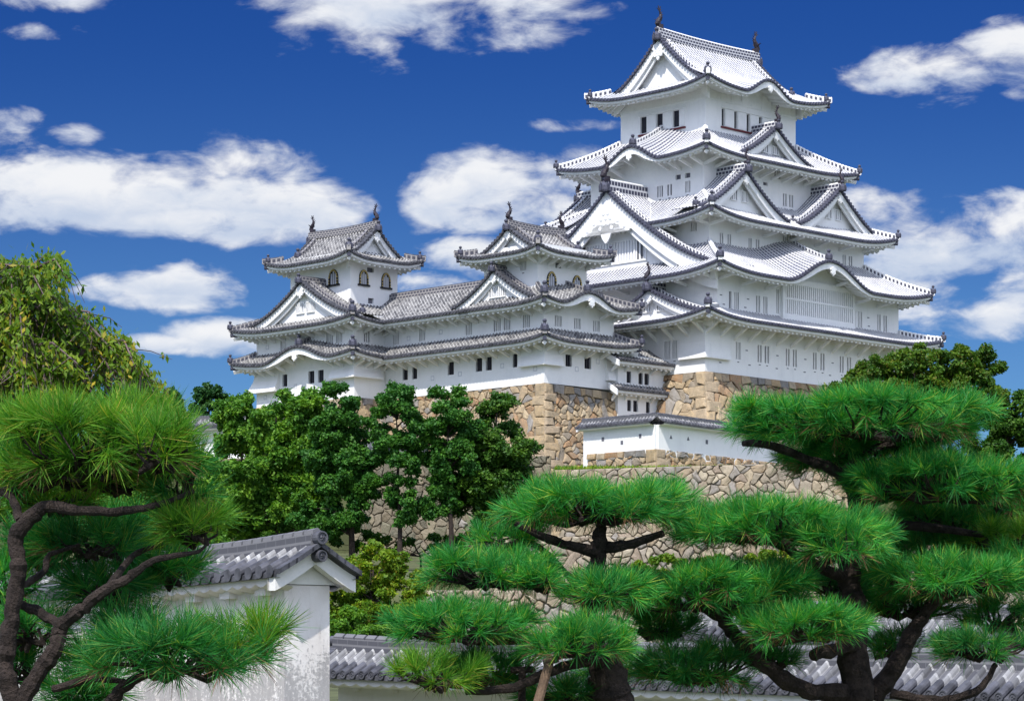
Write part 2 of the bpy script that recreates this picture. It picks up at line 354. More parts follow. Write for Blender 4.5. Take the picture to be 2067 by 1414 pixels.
def oni(parent, u, v, z, h, name='ridge_end_ornament'):
    global oni_me
    if oni_me is None:
        mb = MB(); mb.lathe([(.001, 0), (.34, 0), (.36, .10), (.33, .34), (.24, .46), (.15, .56), (.11, .68), (.17, .76), (.19, .84), (.14, .94), (.001, 1.0)], n=10)
        mb.box(-.40, .40, -.09, .09, .02, .40); mb.box(-.09, .09, -.40, .40, .02, .40)
        for a in (-1, 1): mb.tube([(a * .2, 0, .36), (a * .36, 0, .46), (a * .34, 0, .60)], [.08, .06, .02], 6); mb.tube([(0, a * .2, .36), (0, a * .36, .46), (0, a * .34, .60)], [.08, .06, .02], 6)
        oni_me = mesh_from('ridge_end_ornament', mb.v, mb.f, smooth=False); oni_me.materials.append(M['dark_tile'])
    b = BASE.get(parent.name, (0, 0, 0))
    o = link(name, oni_me, None, parent); o.location = (u - b[0], v - b[1], z - b[2]); o.scale = (h, h, h); BASE[o.name] = b
    return o
fish_me = None
def shachi(parent, u, v, z, h, rot):           # dolphin-like roof finial, tail in the air
    global fish_me
    if fish_me is None:
        mb = MB(); mb.box(-.17, .17, -.13, .13, -.22, .03)
        pts = [(-.12, 0, 0), (-.14, 0, .12), (-.06, 0, .27), (.06, 0, .42), (.09, 0, .57), (.03, 0, .70), (-.03, 0, .80)]
        mb.tube(pts, [.13, .15, .14, .105, .08, .055, .035], 10)
        mb.ball((-.17, 0, .05), .14, 8, (1.1, 1, .9))
        for a, l in ((-.9, .24), (-.3, .3), (.3, .28), (.9, .2)):
            c, s_ = math.sin(a), math.cos(a)
            mb.hexa([(-.05, -.02, .74), (.01, -.02, .74), (.01, .02, .74), (-.05, .02, .74), (-.02 + c * l - .03, -.01, .74 + s_ * l), (-.02 + c * l + .03, -.01, .74 + s_ * l), (-.02 + c * l + .03, .01, .74 + s_ * l), (-.02 + c * l - .03, .01, .74 + s_ * l)])
        for i in range(5):
            x, zz = pts[i + 1][0], pts[i + 1][2]; mb.hexa([(x, -.015, zz - .05), (x + .1, -.015, zz - .05), (x + .1, .015, zz - .05), (x, .015, zz - .05), (x + .2, -.01, zz + .06), (x + .22, -.01, zz + .06), (x + .22, .01, zz + .06), (x + .2, .01, zz + .06)])
        for a in (-1, 1): mb.hexa([(-.1, a * .1, .2), (.02, a * .1, .2), (.02, a * .14, .2), (-.1, a * .14, .2), (-.16, a * .26, .34), (-.08, a * .26, .34), (-.08, a * .28, .34), (-.16, a * .28, .34)])
        fish_me = mesh_from('fish_finial', mb.v, mb.f, smooth=False); fish_me.materials.append(M['bronze'])
    b = BASE.get(parent.name, (0, 0, 0))
    o = link('fish_finial', fish_me, None, parent); o.location = (u - b[0], v - b[1], z - b[2]); o.scale = (h, h, h); o.rotation_euler = (0, 0, rot); BASE[o.name] = b
def strip_box(mb, path, hw, h0, h1, side, uvl=.42, rows=2):     # ridge: box swept along a list of points, side = horizontal unit vector across it
    rr = []; uu = []; l = 0
    for i, p in enumerate(path):
        if i: l += (Vector(p) - Vector(path[i - 1])).length
        x, y, z = p; a, b = side
        rr.append([(x - a * hw, y - b * hw, z + h0), (x - a * hw, y - b * hw, z + h1), (x + a * hw, y + b * hw, z + h1), (x + a * hw, y + b * hw, z + h0)])
        uu.append([(l / uvl, 0), (l / uvl, rows), (l / uvl, rows + 1), (l / uvl, 2 * rows + 1)])
    # separate vertices per face for a clean UV
    for (i0, i1) in ((0, 1), (1, 2), (2, 3), (3, 0)):
        mb.grid([[r[i0], r[i1]] for r in rr], [[u_[i0], u_[i1]] if i0 < 3 else [(0, 0), (0, 0)] for u_ in uu])
    for k in (0, -1): mb.add(rr[k], [(0, 1, 2, 3)])
def caps(mb, path, r, step=.42):               # round cover tiles along a ridge
    L = 0; acc = 0
    for i in range(1, len(path)):
        a, b = Vector(path[i - 1]), Vector(path[i]); l = (b - a).length; n = max(1, round(l / step))
        for k in range(n):
            p = a.lerp(b, k / n); q = a.lerp(b, (k + .82) / n); mb.tube([p, q], r, 6)
def eave_bits(roof, sd, w0, w1, zf, sty, overh, soff, hip0, hip1, board=None, rafters=.62):
    """tile ends, fascia and soffit of one eave; zf(w,p) = roof surface"""
    cols, cen = pitch_cols(w0, w1, sty['pitch'])
    e = MB(); ws = [c[0] for c in cols]
    for p0, dz0, p1, dz1 in ((.20, .02, -.03, .03), (-.03, .03, -.03, -.10), (-.03, -.10, .16, -.10)):
        e.grid([[sd.pt(x, p0, zf(x, max(p0, 0)) + dz0) for x in ws], [sd.pt(x, p1, zf(x, max(p1, 0)) + dz1) for x in ws]])
    for x in cen:
        r = .135
        ring = [(math.cos(a) * r, math.sin(a) * r) for a in [math.pi * 2 * k / 8 for k in range(8)]]
        z0 = zf(x, 0) + .06; z1 = zf(x, .26) + .05
        A = [sd.pt(x + c, -.10, z0 + s_) for c, s_ in ring]; B = [sd.pt(x + c, .26, z1 + s_) for c, s_ in ring]
        o = len(e.v); e.grid([A, B], close=True); e.f.append(tuple(o + k for k in range(8)))
    part('eave_tiles', e, sty['dark'], roof)
    m_ = MB(); n = max(6, int((w1 - w0) / .35)); xs = [w0 + (w1 - w0) * i / n for i in range(n + 1)]
    def bd(x): return board(x) if board else .0
    fz = lambda x: zf(x, .1) - .115
    m_.grid([[sd.pt(x, .10, fz(x)) for x in xs], [sd.pt(x, .10, fz(x) - .22 - bd(x)) for x in xs]])
    m_.grid([[sd.pt(x, .10, fz(x) - .22 - bd(x)) for x in xs], [sd.pt(x, .24, fz(x) - .22 - bd(x)) for x in xs]])
    m_.grid([[sd.pt(x, .24, fz(x) - .22 - bd(x)) for x in xs], [sd.pt(x, .24, fz(x) - .30) for x in xs]])
    ps = [.24, overh * .5, overh + .12]
    def sz(x, p): return zf(x, 0) - .42 + soff * p
    rows = []
    for p in ps:
        rows.append([sd.pt(min(max(x, w0 + (p if hip0 else 0)), w1 - (p if hip1 else 0)), p, sz(min(max(x, w0 + (p if hip0 else 0)), w1 - (p if hip1 else 0)), p)) for x in xs])
    m_.grid(rows)
    nr = max(2, int((w1 - w0) / rafters))
    for i in range(nr):
        x = w0 + (i + .5) * (w1 - w0) / nr; pe = overh
        if hip0: pe = min(pe, x - w0)
        if hip1: pe = min(pe, w1 - x)
        if pe < .4: continue
        hw = .12
        m_.hexa([sd.pt(x - hw, .30, sz(x, .30) - .17), sd.pt(x + hw, .30, sz(x, .30) - .17), sd.pt(x + hw, pe, sz(x, pe) - .15), sd.pt(x - hw, pe, sz(x, pe) - .15),
                 sd.pt(x - hw, .30, sz(x, .30) + .02), sd.pt(x + hw, .30, sz(x, .30) + .02), sd.pt(x + hw, pe, sz(x, pe) + .02), sd.pt(x - hw, pe, sz(x, pe) + .02)])
    part('soffit', m_, 'trim', roof)
    return sz
def bell(x):
    x = abs(x)
    if x >= 1: return 0.0
    return (0.5 * (1 + math.cos(math.pi * x))) ** 1.0
def skirt(building, name, outer, inner, ze, zt, sty, overh, lift=.55, sides='SWNE', bumps=(), cut={}, brackets=None, soff=.28, concave=.72, orn=True, brk_h=1.15, label=None, lsty=0):
    """a hipped lean-to roof running round a storey. cut: side -> (w-coordinate limits in castle axes) for a side that does not end in a hip"""
    st = STY[sty]; mb = MB(); eaves = []
    U0, U1, V0, V1 = outer; I0, I1, J0, J1 = inner
    Ds = {'S': J0 - V0, 'N': V1 - J1, 'W': I0 - U0, 'E': U1 - I1}
    nxt = {'S': ('W', 'E'), 'E': ('S', 'N'), 'N': ('E', 'W'), 'W': ('N', 'S')}
    zfs = {}
    for k in sides:
        sd = Side(k, *outer); D = Ds[k]; a, b = Ds[nxt[k][0]], Ds[nxt[k][1]]
        w0, w1, h0, h1 = 0.0, sd.L, True, True
        if k in cut:
            c0, c1 = cut[k]
            if c0 is not None: w0 = sd.w(c0); h0 = False
            if c1 is not None: w1 = sd.w(c1); h1 = False
        bl = [(sd.w(c), hw, h, keep) for (kk, c, hw, h, keep) in bumps if kk == k]
        def zf(x, p, sd=sd, D=D, a=a, b=b, h0=h0, h1=h1, bl=bl):
            q = min(1, max(0, p / D)); z = ze + (zt - ze) * (concave * q + (1 - concave) * q * q)
            wl = min(7.0, sd.L * .35)
            if h0: z += lift * max(0, 1 - max(0, x - p * a / D) / wl) ** 2.3 * (1 - q)
            if h1: z += lift * max(0, 1 - max(0, sd.L - x - p * b / D) / wl) ** 2.3 * (1 - q)
            for c, hw, h, keep in bl: z += h * bell((x - c) / hw) * (1 - (1 - keep) * q)
            return z
        zfs[k] = (sd, zf, w0, w1)
        cols, cen = pitch_cols(w0, w1, st['pitch']); NR = 9; rows = []; uvs = []
        def pm(x):
            m_ = D
            if h0: m_ = min(m_, D * x / a)
            if h1: m_ = min(m_, D * (sd.L - x) / b)
            return max(m_, 0.0)
        for j in range(NR + 1):
            r = []; uu = []
            for x, h, ui in cols:
                p = pm(x) * j / NR; r.append(sd.pt(x, p, zf(x, p) + h)); uu.append((ui, p * math.hypot(1, (zt - ze) / D) / .36 + .3))
            rows.append(r); uvs.append(uu)
        mb.grid(rows, uvs)
        eaves.append((sd, w0, w1, zf, h0, h1, bl, k))
    roof = part(name, mb, st['tile'], building, label=label)
    for sd, w0, w1, zf, h0, h1, bl, k in eaves:
        board = (lambda x, bl=bl: max([0] + [.34 * min(1, 1.6 * bell((x - c) / (hw * 1.08))) for c, hw, h, kp in bl])) if bl else None
        sz = eave_bits(roof, sd, w0, w1, zf, st, overh, soff, h0, h1, board)
        for c, hw, h, keep in bl:      # plastered panel and carved pendant under the wave gable, short ridge above it
            pn = MB(); xs = [c - hw + 2 * hw * i / 24 for i in range(25)]
            pn.grid([[sd.pt(x, overh - .03, ze - .5) for x in xs], [sd.pt(x, overh - .03, zf(x, overh) - .12) for x in xs]])
            part('arch_panel', pn, 'trim', roof)
            gegyo(roof, sd, c, .06, zf(c, 0) - .62, .62, small=True)
            Dk = Ds[k]; path = [sd.pt(c, p, zf(c, p) + .12) for p in (.5, Dk * .33, Dk * .66, Dk)]
            rm = MB(); strip_box(rm, path, .19, 0, .34, sd.d, .42, 1); part('arch_ridge', rm, st['hip'], roof)
            q = path[0]; oni(roof, q[0], q[1], q[2], 1.0)
        if brackets and k in brackets:
            pt0 = None; n = max(2, int((w1 - w0 - 2 * overh * (h0 + h1) * .5) / brackets[k])); s0 = w0 + (overh if h0 else .3); s1 = w1 - (overh if h1 else .3)
            for i in range(n + 1):
                x = s0 + (s1 - s0) * i / n; x = min(max(x, s0 + .15), s1 - .15)
                zw = sz(x, overh); bm = MB(); hw = .10
                if lsty: # long arm on a strut
                    sd.box(bm, x - hw, x + hw, .55, overh + .1, zw - .56, zw - .36)
                    A, B = (overh + .1, zw - .5 - brk_h), (.9, zw - .5)
                else: A, B = (overh + .1, zw - brk_h), (.55, sz(x, .55) - .12)
                bm.hexa([sd.pt(x - hw, A[0], A[1] - .14), sd.pt(x + hw, A[0], A[1] - .14), sd.pt(x + hw, A[0], A[1] + .14), sd.pt(x - hw, A[0], A[1] + .14),
                         sd.pt(x - hw, B[0], B[1] - .1), sd.pt(x + hw, B[0], B[1] - .1), sd.pt(x + hw, B[0] + .2, B[1] + .1), sd.pt(x - hw, B[0] + .2, B[1] + .1)])
                part('eave_bracket', bm, 'trim', roof)
    # hips
    for ks, (u0, v0, u1, v1) in (('WS', (U0, V0, I0, J0)), ('SE', (U1, V0, I1, J0)), ('EN', (U1, V1, I1, J1)), ('NW', (U0, V1, I0, J1))):
        if not all(k in zfs for k in ks): continue
        sd, zf, w0, w1 = zfs[ks[1]]
        if ks[1] in cut and cut[ks[1]][0] is not None: continue
        if ks[0] in cut and cut[ks[0]][1] is not None: continue
        a = Ds[ks[0]]; D = Ds[ks[1]]; path = []
        for i in range(11):
            t = i / 10; p = D * t; x = a * t; q = sd.pt(x, p, zf(x, p) + .05); path.append(q)
        dd = Vector((path[-1][0] - path[0][0], path[-1][1] - path[0][1])); dd.normalize(); side = (-dd.y, dd.x)
        ext = (path[0][0] - dd.x * .12, path[0][1] - dd.y * .12, path[0][2] + .06)
        hm = MB(); strip_box(hm, [ext] + path, .19, -.1, .35, side, .40, 1); hip = part('hip_ridge', hm, st['hip'], roof)
        cm = MB(); caps(cm, [(x, y, z + .35) for x, y, z in [ext] + path], .11); part('ridge_cap', cm, st['cap'], hip)
        bm = MB(); q = path[0]; bm.tube([(q[0] + dd.x * .05, q[1] + dd.y * .05, q[2] - .42), (q[0] + dd.x * .75, q[1] + dd.y * .75, q[2] - .36)], .2, 8); part('corner_beam', bm, 'dark_tile', roof)
        bm = MB(); bm.tube([(q[0] + dd.x * .35, q[1] + dd.y * .35, q[2] - .78), (q[0] + dd.x * 3.0, q[1] + dd.y * 3.0, q[2] - .35)], .22, 4); part('corner_beam', bm, 'trim', roof)
        if orn:
            e = ext
            if ks == 'WS': oni(roof, e[0] + dd.x * .25, e[1] + dd.y * .25, e[2] + .15, 1.05)
            else: oni(roof, e[0] + dd.x * .15, e[1] + dd.y * .15, e[2] + .1, .8)
    return roof, zfs
GEG_L = [(0, .35), (.55, -.25), (1.15, -.95), (1.8, -1.6), (2.3, -2.05), (2.75, -2.35), (2.6, -2.55), (2.2, -2.45), (2.0, -2.3), (1.8, -2.45), (1.6, -2.2), (1.45, -1.9), (1.25, -2.0), (1.1, -1.75), (.95, -1.95), (.85, -2.3), (.6, -2.5), (.42, -2.9), (.2, -3.2), (0, -3.35)]
GEG_S = [(0, .3), (.5, .05), (.62, -.2), (.42, -.35), (.5, -.6), (.38, -.85), (.16, -.8), (.12, -1.0), (0, -1.15)]
def gegyo(parent, sd, c, p, z, s_, small=False):
    pr = GEG_S if small else GEG_L; mb = MB()
    pts = [(x * s_, y * s_) for x, y in pr] + [(-x * s_, y * s_) for x, y in pr[::-1][1:-1]]
    n = len(pts); t = .16
    V = [sd.pt(c + x, p - t, z + y) for x, y in pts] + [sd.pt(c + x, p, z + y) for x, y in pts]
    half = len(pr); F_ = []; lf = lambda i: i if i in (0, half - 1) else n - i
    for i in range(half - 1): F_.append(tuple(dict.fromkeys((i, i + 1, lf(i + 1), lf(i)))))
    for i in range(n): j = (i + 1) % n; F_.append((i, j, n + j, n + i))
    mb.add(V, F_)
    fl = (1 - .72 * abs(sd.n[0]), 1 - .72 * abs(sd.n[1]), 1); k = 6; rr = .20 * s_ if small else .5 * s_; cz = -.38 * s_ if small else -1.25 * s_
    for i in range(k):
        a = 2 * math.pi * i / k; q = sd.pt(c + math.cos(a) * rr, p - t, z + cz + math.sin(a) * rr); mb.ball(q, rr * .48, 6, fl)
    q = sd.pt(c, p - t, z + cz); mb.ball(q, rr * .42, 6, fl)
    if not small:
        for a in (-1, 1):
            for x, y in ((1.35, -1.55), (2.1, -2.1), (.65, -2.1)): mb.ball(sd.pt(c + a * x * s_, p - t, z + y * s_), .20 * s_, 6, fl)
    part('carved_pendant', mb, 'trim', parent)
def gable_front(g, sd, c, f, W, pf, st, bw=.75, setb=.75, zbase=None, geg=None, fz=None, pm='plaster'):
    """bargeboards, verge tiles, pediment wall and pendant on the plane p = pf; f(y) = roof surface y from the ridge"""
    N = 14; ys = [W * i / N for i in range(N + 1)]
    b = MB(); b2 = MB(); v = MB(); pd = MB()
    for sg in (-1, 1):
        X = [c + sg * y for y in ys]
        wd = [bw * (1 + .35 * y / W) for y in ys]
        def prism(m_, p0, p1, zt, zb):
            r = [[sd.pt(x, p0, a) for x, a in zip(X, zt)], [sd.pt(x, p0, a) for x, a in zip(X, zb)], [sd.pt(x, p1, a) for x, a in zip(X, zb)], [sd.pt(x, p1, a) for x, a in zip(X, zt)]]
            m_.grid(r); m_.grid([r[3], r[0]])
            for k in (0, -1): m_.add([q[k] for q in r], [(0, 1, 2, 3)])
        prism(b, pf + .12, pf + .34, [f(y) - .10 for y in ys], [f(y) - .12 - d for y, d in zip(ys, wd)])
        prism(b2, pf + .36, pf + .52, [f(y) - .10 for y in ys], [f(y) - .12 - d * 1.55 for y, d in zip(ys, wd)])
        prism(v, pf - .02, pf + .42, [f(y) + .17 for y in ys], [f(y) - .10 for y in ys])
        # round tile ends up the verge
        arc = [0.0]
        for i in range(1, N + 1): arc.append(arc[-1] + math.hypot(ys[i] - ys[i - 1], f(ys[i]) - f(ys[i - 1])))
        n = int(arc[-1] / .40)
        for k in range(n):
            s_ = (k + .5) * arc[-1] / n; y = float(np.interp(s_, arc, ys)); r = .155; x = c + sg * y; zc = f(y) + .02
            ring = [(math.cos(2 * math.pi * j / 8) * r, math.sin(2 * math.pi * j / 8) * r) for j in range(8)]
            A = [sd.pt(x + a_, pf - .14, zc + b_) for a_, b_ in ring]; B = [sd.pt(x + a_, pf + .5, zc + .10 + b_) for a_, b_ in ring]
            o = len(v.v); v.grid([A, B], close=True); v.f.append(tuple(o + j for j in range(8)))
    xs = [c - W + 2 * W * i / 28 for i in range(29)]
    zb = zbase if zbase is not None else f(W) - .6
    pd.grid([[sd.pt(x, pf + setb, min(zb, f(abs(x - c)) - .15)) for x in xs], [sd.pt(x, pf + setb, f(abs(x - c)) - .08) for x in xs]])
    part('verge_tiles', v, st['dark'], g); bo = part('bargeboard', b, 'trim', g); part('bargeboard', b2, 'trim', g)
    pdo = part('pediment', pd, pm, g)
    if geg: gegyo(g, sd, c, pf + .12, f(0) - bw * 1.05, geg, small=bw < .95)
    return pdo
def slats(parent, sd, w0, w1, p, z0, z1, n, back='pane_grey', bar='trim', name='window', bw=None, depth=.22, rail=None):
    """a barred opening: reveal box behind plane p, pane at the back, upright bars in front"""
    if depth < 0:       # a shallow grille set on a pediment
        m_ = MB()
        for a, b2, c0, c1 in ((w0 - .07, w0, z0 - .07, z1 + .07), (w1, w1 + .07, z0 - .07, z1 + .07), (w0, w1, z0 - .07, z0), (w0, w1, z1, z1 + .07)): sd.box(m_, a, b2, p - .12, p + .02, c0, c1)
        o = part(name, m_, 'trim', parent)
        q = MB(); q.quad(sd.pt(w0, p - .015, z0), sd.pt(w1, p - .015, z0), sd.pt(w1, p - .015, z1), sd.pt(w0, p - .015, z1)); part('pane', q, back, o)
        q = MB(); b = (w1 - w0) / (2 * n + 1)
        for i in range(n): x = w0 + (w1 - w0) * (i + 1) / (n + 1); sd.box(q, x - b / 2, x + b / 2, p - .11, p - .02, z0, z1)
        part('window_bars', q, bar, o); return o
    m_ = MB(); d = depth
    m_.quad(sd.pt(w0, p, z0), sd.pt(w1, p, z0), sd.pt(w1, p + d, z0), sd.pt(w0, p + d, z0)); m_.quad(sd.pt(w0, p + d, z1), sd.pt(w1, p + d, z1), sd.pt(w1, p, z1), sd.pt(w0, p, z1))
    m_.quad(sd.pt(w0, p, z0), sd.pt(w0, p + d, z0), sd.pt(w0, p + d, z1), sd.pt(w0, p, z1)); m_.quad(sd.pt(w1, p + d, z0), sd.pt(w1, p, z0), sd.pt(w1, p, z1), sd.pt(w1, p + d, z1))
    o = part(name, m_, 'trim', parent)
    q = MB(); q.quad(sd.pt(w0, p + d - .01, z0), sd.pt(w1, p + d - .01, z0), sd.pt(w1, p + d - .01, z1), sd.pt(w0, p + d - .01, z1)); part('pane', q, back, o)
    if n:
        q = MB(); W_ = w1 - w0; b = bw or W_ / (2 * n + 1) * .8
        for i in range(n):
            x = w0 + W_ * (i + 1) / (n + 1); sd.box(q, x - b / 2, x + b / 2, p + .02, p + .12, z0, z1)
        if rail:
            for zr in rail: sd.box(q, w0, w1, p - .01, p + .1, zr - .07, zr + .07)
        part('window_bars', q, bar, o)
    return o
def wall(parent, rect, z0, z1, holes={}, mat_='plaster', name='wall', sides='SWNE', clip={}):
    mb = MB()
    for k in sides:
        sd = Side(k, *rect); w0, w1 = 0, sd.L
        if k in clip: w0, w1 = sorted((sd.w(clip[k][0]), sd.w(clip[k][1])))
        hs = []
        for h in holes.get(k, []):
            a, b = sorted((sd.w(h[0]), sd.w(h[1]))); hs.append((a, b, h[2], h[3]))
        X = sorted(set([w0, w1] + [x for h in hs for x in h[:2]])); Z = sorted(set([z0, z1] + [z for h in hs for z in h[2:]]))
        for i in range(len(X) - 1):
            for j in range(len(Z) - 1):
                cx, cz = (X[i] + X[i + 1]) / 2, (Z[j] + Z[j + 1]) / 2
                if any(a < cx < b and c < cz < d for a, b, c, d in hs): continue
                mb.quad(sd.pt(X[i], 0, Z[j]), sd.pt(X[i + 1], 0, Z[j]), sd.pt(X[i + 1], 0, Z[j + 1]), sd.pt(X[i], 0, Z[j + 1]))
    return part(name, mb, mat_, parent)
def storey(b, rect, z0, z1, wins, **kw):
    """wins: list of (side, c0, c1, z0, z1, bars, pane, barmat)"""
    holes = {}
    for wv in wins: holes.setdefault(wv[0], []).append(wv[1:5])
    o = wall(b, rect, z0, z1, holes, **kw)
    for wv in wins:
        sd = Side(wv[0], *rect); a, c = sorted((sd.w(wv[1]), sd.w(wv[2])))
        slats(b, sd, a, c, 0, wv[3], wv[4], wv[5], wv[6], wv[7])
        if wv[6] == 'pane_grey' and wv[4] - wv[3] > .8:      # drain slot under the sill
            q = MB(); m_ = (a + c) / 2; sd.box(q, m_ - .13, m_ + .13, -.012, .05, wv[3] - .27, wv[3] - .20); part('drain_slot', q, 'iron', b)
    return o
def chidori(b, k, rect, c, pf, pb, zp, W, zfoot, e, sty, bw=.7, geg=.7, ridge_h=.55, label=None, zbase=None, setb=.75, fin=1.2, name='gable', kud=True, pm='plaster', full=None):
    """dormer gable on side k: ridge square to the wall; pf, pb = front and back planes measured inwards from rect's side"""
    sd = Side(k, *rect); c = sd.w(c); st = STY[sty]
    f = lambda y: zfoot + (zp - zfoot) * max(0, 1 - y / W) ** e
    mb = MB(); n = max(1, round((pb - pf) / st['pitch'])); q = (pb - pf) / n
    cols = [(pf + (i + x) * q, h, i + x) for i in range(n) for x, h in RIB] + [(pb, 0, n)]
    N = 14
    for sg in (-1, 1):
        rows = []; uvs = []; l = 0
        for j in range(N + 1):
            y = W * (1 - j / N)
            if j: l += math.hypot(W / N, f(y) - f(y + W / N))
            rows.append([sd.pt(c + sg * y, p, f(y) + h) for p, h, ui in cols]); uvs.append([(ui, l / .36) for p, h, ui in cols])
        if sg > 0: mb.grid(rows, uvs)
        else: mb.grid(rows[::-1], uvs[::-1])
    g = part(name, mb, st['tile'], b, label=label)
    pdo = gable_front(g, sd, c, f, W, pf, st, bw, setb, zbase, geg, pm=pm)
    # ridge
    r = MB(); path = [sd.pt(c, pf - .12, zp), sd.pt(c, pb, zp)]; strip_box(r, path, .24, -.1, ridge_h, sd.d, .42, 2); rd = part('ridge', r, st['ridge'], g)
    cm = MB(); caps(cm, [(x, y, z + ridge_h) for x, y, z in path], .15); part('ridge_cap', cm, st['cap'], rd)
    x, y, z = sd.pt(c, pf - .2, zp); oni(g, x, y, z - .15, ridge_h + .5)
    if fin:
        ang = math.atan2(sd.n[1], sd.n[0]); shachi(g, *sd.pt(c, pf - .02, zp + ridge_h + .25), fin, ang)
    if kud:
        for sg in (-1, 1):
            km = MB(); ys = [.35 + (W * .93 - .35) * i / 10 for i in range(11)]; path = [sd.pt(c + sg * y, pf + 1.15, f(y) + .08) for y in ys]
            strip_box(km, path, .17, 0, .32, sd.n, .46, 1); part('descending_ridge', km, st['hip'], g)
            q = path[-1]; oni(g, q[0], q[1], q[2], .85)
    return g, sd, c, f
def irimoya(b, axis, outer, ze, zr, a, gv, gset, sty, overh, lift=.6, bumps=(), bw=.6, geg=.6, fin=2.2, ridge_h=.6, brackets=None, label=None, soff=.22):
    """hip-and-gable roof; axis 'u' or 'v' = ridge direction; gv = distance from the end eaves to the verge"""
    st = STY[sty]; U0, U1, V0, V1 = outer; longs, shorts = (('S', 'N'), ('W', 'E')) if axis == 'u' else (('W', 'E'), ('N', 'S'))
    Dh = (V1 - V0) / 2 if axis == 'u' else (U1 - U0) / 2
    prof = lambda p: ze + (zr - ze) * (a * (p / Dh) + (1 - a) * (p / Dh) ** 2)
    mb = MB(); eav = []; NR = 12
    for k in longs + shorts:
        sd = Side(k, *outer); bl = [(sd.w(c), hw, h, kp) for (kk, c, hw, h, kp) in bumps if kk == k]; lng = k in longs
        def zf(x, p, sd=sd, bl=bl):
            z = prof(p); wl = min(6.0, sd.L * .36); q = min(1, p / (Dh * .6))
            z += lift * (max(0, 1 - max(0, x - p) / wl) ** 2.3 + max(0, 1 - max(0, sd.L - x - p) / wl) ** 2.3) * (1 - q)
            for c, hw, h, kp in bl: z += h * bell((x - c) / hw) * max(0, 1 - p / (Dh * .55))
            return z
        secs = [(0, gv, 1), (gv, sd.L - gv, 0), (sd.L - gv, sd.L, 2)] if lng else [(0, sd.L, 3)]
        for x0, x1, mode in secs:
            cols, _ = pitch_cols(x0, x1, st['pitch']); rows = []; uvs = []
            for j in range(NR + 1):
                r = []; uu = []
                for x, h, ui in cols:
                    pm = {1: x, 0: Dh, 2: sd.L - x, 3: min(x, sd.L - x, gv + gset + .3)}[mode]
                    p = max(0, pm) * j / NR; r.append(sd.pt(x, p, zf(x, p) + h)); uu.append((ui, p * 1.2 / .36 + .3))
                rows.append(r); uvs.append(uu)
            mb.grid(rows, uvs)
        eav.append((sd, zf, bl, k))
    roof = part('top_roof', mb, st['tile'], b, label=label)
    for sd, zf, bl, k in eav:
        board = (lambda x, bl=bl: max([0] + [.34 * min(1, 1.6 * bell((x - c) / (hw * 1.08))) for c, hw, h, kp in bl])) if bl else None
        sz = eave_bits(roof, sd, 0, sd.L, zf, st, overh, soff, True, True, board)
        for c, hw, h, kp in bl:
            pn = MB(); xs = [c - hw + 2 * hw * i / 24 for i in range(25)]
            pn.grid([[sd.pt(x, overh - .03, ze - .4) for x in xs], [sd.pt(x, overh - .03, zf(x, overh) - .12) for x in xs]]); part('arch_panel', pn, 'trim', roof)
            gegyo(roof, sd, c, .06, zf(c, 0) - .62, .5, small=True)
        if brackets and k in brackets:
            n = max(2, int((sd.L - 2 * overh) / brackets[k]))
            for i in range(n + 1):
                x = overh + .12 + (sd.L - 2 * overh - .24) * i / n; zw = sz(x, overh); bm = MB(); hw = .09
                bm.hexa([sd.pt(x - hw, overh + .1, zw - 1.0), sd.pt(x + hw, overh + .1, zw - 1.0), sd.pt(x + hw, overh + .1, zw - .75), sd.pt(x - hw, overh + .1, zw - .75),
                         sd.pt(x - hw, .6, sz(x, .6) - .22), sd.pt(x + hw, .6, sz(x, .6) - .22), sd.pt(x + hw, .8, sz(x, .6)), sd.pt(x - hw, .8, sz(x, .6))])
                part('eave_bracket', bm, 'trim', roof)
    # gable ends
    for k in shorts:
        sd = Side(k, *outer); c = sd.L / 2
        f = lambda y: prof(Dh - y)
        g = MB(); g.quad(sd.pt(c - .01, gv + gset + .2, zr - .4), sd.pt(c + .01, gv + gset + .2, zr - .4), sd.pt(c + .01, gv + gset + .2, zr - .3), sd.pt(c - .01, gv + gset + .2, zr - .3))
        go = part('gable', g, 'trim', b)
        gable_front(go, sd, c, f, Dh - gv, gv, st, bw, gset, zbase=prof(gv + gset) - .2, geg=geg)
        x, y, z = sd.pt(c, gv - .16, zr); oni(go, x, y, z - .3, ridge_h + .55)
        for sg in (-1, 1):
            km = MB(); ys = [.4 + (Dh - gv - .9 - .4) * i / 10 for i in range(11)]; path = [sd.pt(c + sg * yy, gv + 1.0, f(yy) + .08) for yy in ys]
            strip_box(km, path, .17, 0, .32, sd.n, .46, 1); part('descending_ridge', km, st['hip'], go); q = path[-1]; oni(go, q[0], q[1], q[2], .95)
    sdl = Side(longs[0], *outer); L = sdl.L
    r = MB(); path = [sdl.pt(gv - .1 + (L - 2 * gv + .2) * i / 8, Dh, zr + .16 * (abs(i - 4) / 4) ** 2) for i in range(9)]; strip_box(r, path, .27, -.15, ridge_h, sdl.n, .42, 3)
    rd = part('ridge', r, st['ridge'], b); cm = MB(); caps(cm, [(x, y, z + ridge_h) for x, y, z in path], .16); part('ridge_cap', cm, st['cap'], rd)
    e0, e1 = path[0], path[-1]; ang = math.atan2(sdl.d[1], sdl.d[0])
    shachi(b, e0[0] + sdl.d[0] * .35, e0[1] + sdl.d[1] * .35, e0[2] + ridge_h + .2 * fin, fin, ang); shachi(b, e1[0] - sdl.d[0] * .35, e1[1] - sdl.d[1] * .35, e1[2] + ridge_h + .2 * fin, fin, ang + math.pi)
